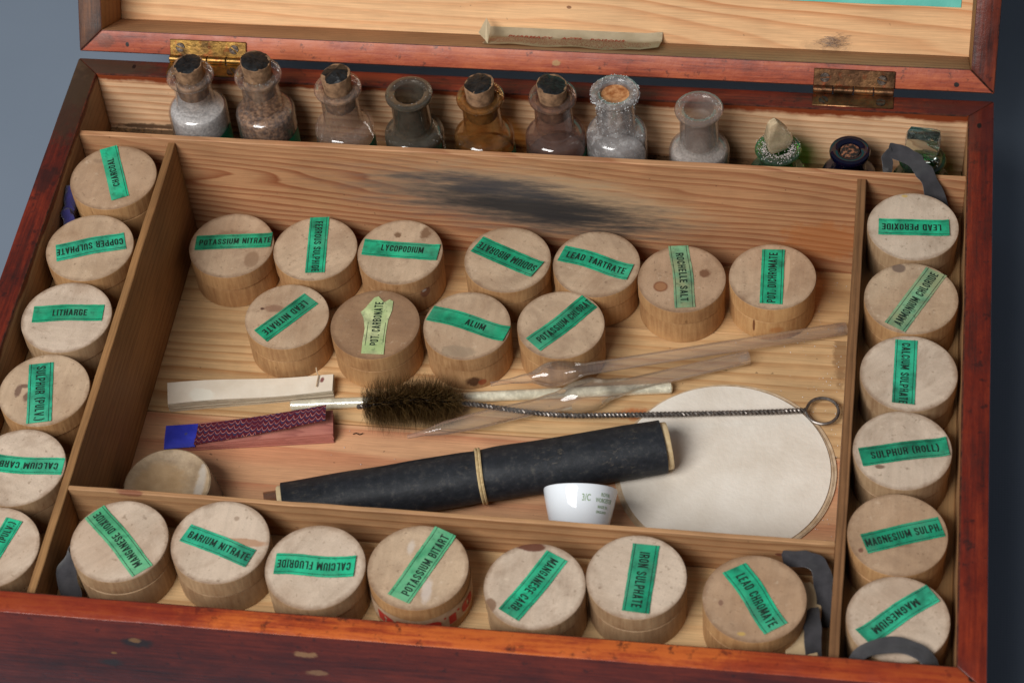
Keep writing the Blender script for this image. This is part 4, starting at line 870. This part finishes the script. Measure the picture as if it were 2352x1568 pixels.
# ------------------------------------------------------------------ papers and instruments in the middle
F0 = FL+.0003
m_pap = plain('old_white_paper', (214, 200, 180), (228, 216, 198), 60, .7, .3, .25, stains=[((.077, .1500, F0+.006), (.006, .0045, .004), (230, 224, 208), .8, .9), ((.1265, .1635, F0+.006), (.0011, .0016, .004), (112, 40, 44), .9, 1.6)])
m_edge = wood('paper_page_edges', (206, 190, 164), (140, 120, 98), 0, perp=(0, 0, 1), spacing=.00055, wav=.0006, rough=.8, dirt=.25, grain=.2)
def sheets(P, z0, z1, n, mats, parent, name, rnd, spread=.0006, warp=lambda s: 0, skip_top=0):
    """a pile of thin leaves, each with its own cut edge; P = 4 corners (x,y)"""
    for k in range(n):
        bm = bmesh.new(); m = 14; rows = []
        za = [z0[i]+(z1[i]-z0[i])*k/n for i in (0, 1)]; zb = [z0[i]+(z1[i]-z0[i])*(k+.82)/n for i in (0, 1)]
        j = [rnd.uniform(-spread, spread) for _ in range(4)]
        for i in range(m+1):
            s = i/m; a = Vector(P[3]).lerp(Vector(P[2]), s); b = Vector(P[0]).lerp(Vector(P[1]), s)
            d = (b-a).normalized(); e = (Vector(P[1])-Vector(P[0])).normalized()
            a = a+d*j[0]*.6+e*(j[2]*(1-s)+j[3]*s); b = b+d*j[1]*.6+e*(j[2]*(1-s)+j[3]*s)
            wz = warp(s)*(k+1)/n
            rows.append([bm.verts.new((q.x, q.y, zz+wz)) for q, zz in ((a, za[0]+(za[1]-za[0])*s), (b, za[0]+(za[1]-za[0])*s), (b, zb[0]+(zb[1]-zb[0])*s), (a, zb[0]+(zb[1]-zb[0])*s))])
        for a, b in zip(rows, rows[1:]):
            for q in range(4): bm.faces.new((a[q], a[(q+1) % 4], b[(q+1) % 4], b[q]))
        bm.faces.new(rows[0]); bm.faces.new(rows[-1][::-1]); link(name, fixn(bm), mats[1 if k < n-1 else 0], parent)
bk = empty('test_paper_book', (0, 0, 0), 0, 'narrow book of plain white test papers tied with thread', 'booklet')
sheets([(.0608, .1560), (.1306, .1668), (.1318, .1580), (.0636, .1448)], (F0, F0), (F0+.0062, F0+.0054), 12, [m_pap, m_edge], bk, 'page', random.Random(5), .0004, lambda s: .0006*math.sin(s*7)-.0003)
m_thr = plain('thread', (176, 150, 120), (200, 176, 146), 500, .8, .2, 0)
link('thread', sweep(catmull([(.1236, .1672, F0+.0085), (.1238, .1662, F0+.0072), (.1246, .1646, F0+.0060), (.1248, .1615, F0+.0060), (.1249, .1590, F0+.0060)], 6), .00028, 6), m_thr, bk)
# marbled booklet
def m_marbled():
    s = N('marbled_cover', .45, .4); o = s.n('ShaderNodeTexCoord').outputs['Object']; sep = s.n('ShaderNodeSeparateXYZ'); s.l(o, sep.inputs[0])
    u = s.math('ADD', s.math('MULTIPLY', sep.outputs[0], 400), s.math('MULTIPLY', s.noise(o, 120, 1), .6)); v = s.math('MULTIPLY', s.math('SUBTRACT', sep.outputs[1], s.math('MULTIPLY', sep.outputs[0], .17)), 420)
    uf = s.math('SUBTRACT', s.math('FRACT', u), .5)
    arc = s.math('SUBTRACT', v, s.math('MULTIPLY', s.math('MULTIPLY', uf, uf), 2.6))
    arc = s.math('ADD', arc, s.math('MULTIPLY', s.noise(o, 75, 3), 2.8))
    f = s.math('FRACT', arc)
    c = s.ramp(f, [(0, lin(74, 18, 34)), (.50, lin(84, 20, 36)), (.60, lin(40, 54, 78)), (.74, lin(48, 52, 84)), (.80, lin(76, 20, 36)), (.86, lin(96, 34, 46)), (.92, lin(226, 150, 134)), (1., lin(74, 18, 34))])
    bl = s.ramp(s.noise(o, 140, 2), [(.52, 0.), (.62, 1.)])
    c = s.mix(s.math('MULTIPLY', bl, .55), c, lin(80, 20, 36))
    c = s.spots(c, [((.1315, .1462, F0+.01), (.004, .0016, .02), (98, 86, 170), .8, 1.4)])
    s.color(c); return s.m
m_pink = wood('pink_page_edges', (196, 126, 110), (140, 74, 70), 0, perp=(0, 0, 1), spacing=.0006, wav=.0006, rough=.8, dirt=.25, grain=.2)
m_blue = plain('blue_bookcloth', (36, 44, 150), (50, 58, 176), 130, .5, .4, .3, stains=[((.0745, .1305, F0+.005), (.0009, .0009, .01), (70, 70, 90), .7, 1)])
cb = empty('litmus_book', (0, 0, 0), 0, 'narrow marbled maroon book with blue spine end and pink page edges', 'booklet')
sheets([(.0660, .1350), (.1340, .1470), (.1364, .1347), (.0672, .1240)], (F0, F0), (F0+.0034, F0+.0062), 10, [m_pink, m_pink], cb, 'page', random.Random(8), .0003)
def strip(P0, P1, P2, P3, z0, z1, n, fnz, th, rag=0):
    bm = bmesh.new(); rows = []
    for i in range(n+1):
        s = i/n; a = Vector(P3).lerp(Vector(P2), s); b = Vector(P0).lerp(Vector(P1), s); rr = []
        for k in range(4):
            p = a.lerp(b, k/3); q = Vector((p.x, p.y, z0+(z1-z0)*s+fnz(s, k/3)))
            if k in (0, 3): q.y += rag*noise.noise(Vector((s*30, k, 1)))
            rr.append(bm.verts.new(q))
        rows.append(rr)
    for a, b in zip(rows, rows[1:]):
        for k in range(3): bm.faces.new((a[k], b[k], b[k+1], a[k+1]))
    bmesh.ops.recalc_face_normals(bm, faces=bm.faces); bmesh.ops.solidify(bm, geom=bm.faces[:], thickness=th); return bm
cz = lambda s, t: .0012*s*s+.0010*math.sin(s*PI)*-.5
link('cover', strip((.0782, .1358), (.1326, .1448), (.1338, .1370), (.0790, .1253), F0+.0044, F0+.0108, 18, cz, .0004, .0003), m_marbled(), cb)
link('spine_cloth', strip((.0650, .1340), (.0785, .1360), (.0793, .1250), (.0665, .1228), F0+.0046, F0+.0049, 10, lambda s, t: -.0012*(1-t)*(t < .2), .0005, .0009), m_blue, cb)
# truncated glass-grey dish with dusty hollow top
m_dish = plain('dusty_frosted_glass', (142, 120, 94), (182, 158, 128), 140, .5, .5, .6, stains=[((-.0035, .001, .0158), (.012, .0115, .004), (172, 138, 96), .55, .8), ((.013, .001, .017), (.0028, .012, .003), (188, 182, 174), .6, 1.4)], bs=600)
m_dside = plain('grey_waxy_side', (66, 58, 52), (96, 86, 78), 80, .3, .5, .3)
bm = lathe([(0, .0145), (.008, .0148), (.013, .0158), (.0158, .0172), (.0172, .0176), (.0178, .0172)], 56, mat=0); lathe([(.0178, .0172), (.0200, .006), (.0206, .001), (.0202, 0), (0, 0)], 56, bm, mat=1)
bmesh.ops.remove_doubles(bm, verts=bm.verts, dist=.00001)
d = empty('glass_dish', (.0768, .0955, F0), 0, 'upturned greyish dish with dusty hollow top, partly behind the front partition', 'dish')
link('body', fixn(bm), [m_dish, m_dside], d)
# filter papers
m_fp = plain('filter_paper', (214, 203, 188), (232, 224, 212), 28, .85, .2, .7, bs=420, stains=[((.035, .030, .001), (.0016, .0005, .002), (60, 66, 96), .7, 2)])
m_fpe = plain('filter_paper_edge', (176, 148, 116), (206, 184, 156), 200, .8, .2, 0)
fp = empty('filter_paper_stack', (.2994, .1338, F0), 0, 'stack of round white filter papers under the black tube', 'paper stack')
for k in range(6):
    bm = bmesh.new(); n = 96; rr = .0447-(.0003*k if k else 0)+random.uniform(-.0004, .0002); ox, oy = (random.uniform(-.0006, .0006), random.uniform(-.0006, .0006)) if k < 5 else (-.0004, .0002)
    lathe([(0, 0), (rr-.0001, 0), (rr, .00022), (0, .00024)], n, bm)
    for v in bm.verts: v.co.z += .00028*k
    link('filter_paper', fixn(bm), [m_fp if k == 5 else m_fpe], fp).location = (ox, oy, 0)
# glass rod
m_rod = glass('solid_glass_rod', (.95, .94, .84), .07, 1.6, haze=.48, dust=.35, dustcol=(255, 248, 222), dscale=260, edge=.4, fres=2.6, power=4., cap=.7); m_tube = glass('thin_pipette_glass', (.985, .97, .955), .03, 1.45, edge=.62, haze=.05, dustcol=(244, 240, 236), fres=1.3, power=4.5, cap=.66)
m_tube2 = glass('brownish_tube_glass', (.8, .68, .6), .05, 1.5, haze=.25, dustcol=(150, 120, 100))
def rodlike(pts, prof_, mat, name, parent, hollow=None, seg=72):
    """a body of revolution between two points; PROF_ = [(distance, radius)], HOLLOW the wall thickness"""
    A_, B_ = Vector(pts[0]), Vector(pts[1]); d_ = (B_-A_); M = Matrix.Translation(A_) @ d_.to_track_quat('Z', 'Y').to_matrix().to_4x4(); Ln = d_.length
    if hollow:
        bm = lathe([(r, z*Ln) for z, r in prof_]+[(prof_[-1][1]-hollow, Ln), (prof_[-1][1]-hollow, Ln-.004)], seg, M=M)
    else: bm = lathe([(0, prof_[0][0]*Ln)]+[(r, z*Ln) for z, r in prof_]+[(0, prof_[-1][0]*Ln)], seg, M=M)
    return link(name, fixn(bm), mat, parent)
def smooth_prof(keys, n=160):
    out = []
    for i in range(n+1):
        z = i/n
        for (a, ra), (b, rb) in zip(keys, keys[1:]):
            if a <= z <= b: t = (z-a)/(b-a); t = t*t*(3-2*t); out.append((z, ra+(rb-ra)*t)); break
    return out
t = rodlike([(.1145, .1507, F0+.0024), (.2742, .1735, F0+.0024)], [(0, .0006), (.001, .0014), (.004, .0021), (.010, .0023), (.5, .0023), (.990, .0024), (.996, .0022), (.999, .0016), (1, .0008)], m_rod, 'glass_rod', None)
tag(t, 'solid clear glass stirring rod lying under the brush', 'glass rod')
t = rodlike([(.2008, .1558, F0+.0195), (.3440, .2108, F0+.0032)], smooth_prof([(0, .0009), (.05, .0011), (.10, .0020), (.165, .0054), (.185, .0054), (.27, .0026), (1, .0028)]), m_tube, 'glass_pipette', None, .0005)
tag(t, 'upper thin glass pipette with a bulb, ending at the right partition', 'pipette', 'bulbed glass pipettes')
t = rodlike([(.1681, .1348, F0+.0074), (.3046, .1905, F0+.0050)], smooth_prof([(0, .0008), (.03, .0011), (.12, .0030), (.20, .0036), (.36, .0034), (.43, .0042), (.50, .0070), (.535, .0072), (.60, .0044), (.66, .0030), (1, .0029)]), m_tube, 'glass_pipette', None, .0005)
tag(t, 'lower glass pipette with fat bulb and dark pointed tip crossing the rod', 'pipette', 'bulbed glass pipettes')
# bottle brush
m_wire = plain('twisted_iron_wire', (92, 86, 82), (146, 138, 132), 500, .38, .5, .2, metal=.75)
br = empty('bottle_brush', (0, 0, 0), 0, 'bottle brush with brown bristles, twisted wire handle and loop end', 'brush')
path = catmull([(.1462, .1478, F0+.0088), (.1690, .1522, F0+.0098), (.1905, .1530, F0+.0088), (.2264, .1527, F0+.0056), (.2520, .1556, F0+.0044), (.2761, .1580, F0+.0045), (.3126, .1625, F0+.0040), (.3300, .1652, F0+.0036)], 60)
bm = bmesh.new(); L0 = 0; acc = [0]
for a, b in zip(path, path[1:]): L0 += (b-a).length; acc.append(L0)
fr = frames(path)
for ph in (0, PI):
    pts = [p+(n_*math.cos(ph+2*PI*s/.0034)+b_*math.sin(ph+2*PI*s/.0034))*.00062 for p, s, (t_, n_, b_) in zip(path, acc, fr)]
    sweep(pts, .00066, 7, bm)
link('twisted_wire', bm, m_wire, br)
cx_, cy_, cr = .3368, .1660, .0066
lp = [Vector((.3298, .1651, F0+.0036))]+[Vector((cx_+cr*math.cos(a)*1.0, cy_+cr*1.02*math.sin(a), F0+.0030)) for a in [PI-.55-i*(2*PI-1.1)/28 for i in range(29)]]+[Vector((.3298, .1648, F0+.0036))]
link('wire_loop', sweep(lp, .00068, 8), m_wire, br)
m_bris = N('brown_bristle', .45, .4)
hi_ = m_bris.n('ShaderNodeTexCoord').outputs['Object']; m_bris.color(m_bris.ramp(m_bris.noise(hi_, 900, 2), [(.3, lin(44, 32, 16)), (.7, lin(118, 90, 50))])); m_bris = m_bris.m
bm = bmesh.new(); rnd = random.Random(4); BN = 6500
for i in range(BN):
    s = rnd.random()**.95; k = s*(2*60-8)
    ii = int(k)+4; p = path[ii]; t_, n_, b_ = fr[ii]
    ang = 2*PI*acc[ii]/.0034+rnd.gauss(0, .9)+rnd.choice((0, PI))
    d_ = n_*math.cos(ang)+b_*math.sin(ang)
    ln_ = .0138*(1+.22*noise.noise(Vector((acc[ii]*500, ang*1.2, 0))))*(1-.55*max(0, (s-.62)/.38)**2)*rnd.uniform(.80, 1.06)*(.72+.28*min(1, s/.12))
    q1 = p+d_*ln_*.5+t_*rnd.gauss(0, .0006); q2 = p+d_*ln_+t_*rnd.gauss(.0004, .0016)+Vector((0, 0, -.0012))
    q2.z = max(q2.z, F0+.0004+rnd.random()*.0006); q1.z = max(q1.z, F0+.0006)
    if q2.z < F0+.0012: q2 += Vector((d_.x, d_.y, 0))*.003*rnd.random()
    wv = d_.cross(t_+Vector((rnd.random()-.5, rnd.random()-.5, rnd.random()-.5))*1.2).normalized()*.00009
    a0 = bm.verts.new(p-wv); a1 = bm.verts.new(p+wv); b0 = bm.verts.new(q1-wv); b1 = bm.verts.new(q1+wv); c0 = bm.verts.new(q2)
    bm.faces.new((a0, a1, b1, b0)); bm.faces.new((b0, b1, c0))
link('bristles', bm, m_bris, br, smooth=False)['kind'] = 'stuff'
link('wire_tip', lathe([(0, -.001), (.0009, -.0006), (.0011, 0), (.0008, .0008), (0, .001)], 16, M=Matrix.Translation(path[0]-fr[0][0]*.0006)), m_wire, br)
# rolled black tube
rl_ = empty('rolled_tube', (.125, .0926, F0), math.atan2(.1367-.0926, .2738-.125), 'black paper roll tied with string, glass tubing inside', 'roll'); RL = math.hypot(.1367-.0926, .2738-.125)
def m_blackp():
    s = N('black_leatherette', .42, .6); v = s.coord((0, 0, 0), False)
    c = s.ramp(s.noise(v, 330, 7, .75), [(.30, lin(36, 39, 45)), (.54, lin(56, 60, 67)), (.70, lin(96, 94, 90))])
    fb = s.ramp(s.noise(s.mul(v, (.5, 1, 1)), 900, 4, .7), [(.57, 0.), (.68, 1.)])
    pt = s.ramp(s.noise(v, 60, 3), [(.45, 0.), (.65, .55)])
    s.color(s.mix(s.math('MULTIPLY', fb, pt), c, lin(150, 138, 118))); s.bump(s.noise(v, 1300, 4, .6), .4, .0003)
    s.put(s.b.inputs['Roughness'], s.math('ADD', .3, s.math('MULTIPLY', s.noise(v, 90, 4), .3)))
    return s.m
m_cream = plain('cream_paper_lining', (206, 180, 136), (226, 204, 164), 200, .75, .3, .3)
def rollsec(xx, k=1.0, d=0.):
    """cross-section of the roll at XX, a spiral whose loose edge overlaps"""
    out = []; n = 44
    for i in range(n+1):
        a = -.9+2*PI*1.04*i/n; q = .0110*k+.0003*(i/n)-d; ry, rz = q, q*.93
        pinch = 1-.035*math.exp(-((xx-.0800)/.004)**2)
        out.append(Vector((xx, ry*math.cos(a)*pinch, .0104+rz*math.sin(a)*pinch+.00)))
    return out
bm = bmesh.new(); xs = [.0+RL*i/50 for i in range(51)]; rows = []
for x_ in xs: rows.append([bm.verts.new(p+noise.noise_vector(p*60)*.0003) for p in rollsec(x_, .985+.03*x_/RL)])
for a, b in zip(rows, rows[1:]):
    for k in range(len(a)-1): bm.faces.new((a[k], b[k], b[k+1], a[k+1]))
for f in bm.faces:
    if f.normal.dot(f.calc_center_median()-Vector((f.calc_center_median().x, 0, .0104))) < 0: f.normal_flip()
bmesh.ops.solidify(bm, geom=bm.faces[:], thickness=.0007)
link('outer_paper', bm, m_blackp(), rl_)
bm = bmesh.new(); rows = []
xs2 = [-.0020, -.0014]+[RL*i/20 for i in range(21)]+[RL+.0022, RL+.0027]
for x_ in xs2:
    e = .0004 if (x_ < -.0018 or x_ > RL+.0025) else 0
    rows.append([bm.verts.new(p+noise.noise_vector(p*80)*.0004) for p in rollsec(x_, 1, .0012+e)])
for a, b in zip(rows, rows[1:]):
    for k in range(len(a)-1): bm.faces.new((a[k], b[k], b[k+1], a[k+1]))
bmesh.ops.recalc_face_normals(bm, faces=bm.faces); bmesh.ops.solidify(bm, geom=bm.faces[:], thickness=.0009)
link('cream_lining', bm, m_cream, rl_)
m_string = plain('pale_string', (178, 152, 108), (206, 184, 140), 600, .8, .2, .5)
bm = bmesh.new()
for off in (-.0006, .0006):
    sweep([Vector((.0800+off+.0004*math.sin(a*2), .01135*math.cos(a), .0104+.0106*math.sin(a))) for a in [2*PI*i/40 for i in range(40)]], .00062, 6, bm, closed=True)
link('string', bm, m_string, rl_)
for yy, zz, rr, l0 in ((.0042, .0128, .0031, -.0075), (-.0035, .0075, .003, -.001)):
    bm = lathe([(rr, .12), (rr, l0), (rr-.0007, l0), (rr-.0007, l0+.006)], 24, M=Matrix.Translation((0, yy, zz)) @ Matrix.Rotation(PI/2, 4, 'Y'))
    link('glass_tube', fixn(bm), m_tube2, rl_)
# porcelain crucible, tipped over against the roll
ax = Vector((-.06, .90, .44)).normalized(); cup = empty('porcelain_cup', (.2458, .0830, F0+.0112), 0, 'small white porcelain cup with green lettering tipped against the black roll', 'cup')
cup.rotation_euler = ax.to_track_quat('Z', 'Y').to_euler()
m_porc = N('white_porcelain', .06, .5); m_porc.color((.80, .85, .90, 1)); m_porc.b.inputs['Coat Weight'].default_value = .3; m_porc = m_porc.m
cp = [(0, 0), (.0080, 0), (.0090, .0004), (.0098, .0022), (.0116, .0085), (.0132, .0150), (.0144, .0210), (.0147, .0232), (.0146, .0238), (.0141, .0240), (.0136, .0236), (.0128, .0180), (.0108, .0090), (.0086, .0030), (.004, .0016), (0, .0014)]
bm = lathe(cp, 72); bd = link('body', fixn(bm), m_porc, cup)
md = bd.modifiers.new('smooth', 'SUBSURF'); md.levels = 1; md.render_levels = 2
m_green = plain('green_stamp', (138, 164, 128), (178, 194, 172), 900, .5, .4, 0, lo=.4, hi=.7)
# front of the cup faces the camera: find the local azimuth of the viewing direction
Rm = cup.rotation_euler.to_matrix(); vloc = Rm.transposed() @ (Vector((.343, -.441, .796))-Vector(cup.location)).normalized(); az = math.atan2(vloc.y, vloc.x)
def cr_(z):
    for (ra, za), (rb_, zb) in zip(cp[3:8], cp[4:9]):
        if za <= z <= zb: return ra+(rb_-ra)*(z-za)/(zb-za)
    return .0146
def onc(a, z): return Vector(((cr_(z)+.00012)*math.cos(az+a), (cr_(z)+.00012)*math.sin(az+a), z))
bm = bmesh.new()
for word, c_, z_, wd_, hg_ in (('ROYAL', .78, .0193, .34, .0014), ('WORCESTER', .76, .0170, .62, .0016), ('MADE IN', .72, .0147, .36, .0011), ('ENGLAND', .70, .0128, .38, .0010), ('3/C', .17, .0172, .24, .0026)):
    for w_, s_ in ((word, 0),): add_text(bm, w_, lambda s, t: onc(c_-wd_/2+wd_*s, z_+hg_*t), 0, 1, 0, 1, .02)
link('lettering', bm, m_green, bd, smooth=False)
# crumbs of bark and dust on the bottle floor
m_cr = plain('dark_crumbs', (40, 28, 20), (120, 88, 56), 900, .8, .2, 0)
bm = bmesh.new(); rnd = random.Random(9)
for i in range(420):
    x_ = rnd.choice((rnd.gauss(.022, .006), rnd.uniform(.255, .27), rnd.uniform(.012, .388))); y_ = rnd.uniform(.2680, .2785)
    m = bmesh.ops.create_icosphere(bm, subdivisions=1, radius=rnd.uniform(.00012, .0005)*(1 if x_ < .04 or .25 < x_ < .28 else .6)); bmesh.ops.transform(bm, matrix=Matrix.Translation((max(x_, .0112), y_, BF+.0002)) @ Matrix.Diagonal((1, rnd.uniform(.4, 1), rnd.uniform(.4, 1), 1)), verts=m['verts'])
tag(link('debris', bm, m_cr, smooth=False), 'dark crumbs of dirt scattered along the bottle compartment floor', 'debris', kind='stuff')
bm = bmesh.new(); rnd = random.Random(19)
for i in range(260):
    x_ = .344-abs(rnd.gauss(0, .012)) if i < 170 else rnd.uniform(.06, .34); y_ = rnd.uniform(.066, .24)
    m = bmesh.ops.create_icosphere(bm, subdivisions=1, radius=rnd.uniform(.00008, .00026)); bmesh.ops.translate(bm, verts=m['verts'], vec=(x_, y_, F0+.0001))
tag(link('spilled_crystals', bm, m_cryst, smooth=False), 'tiny white crystals spilled over the main compartment floor', 'crystals', kind='stuff')
tag(link('stray_thread', sweep(catmull([(.1435, .1395, F0+.0003), (.1448, .1400, F0+.0006), (.1462, .1396, F0+.0003), (.1476, .1404, F0+.0003)], 5), .0002, 5), m_dark), 'short dark fibre on the floor near the pipette tip', 'fibre')
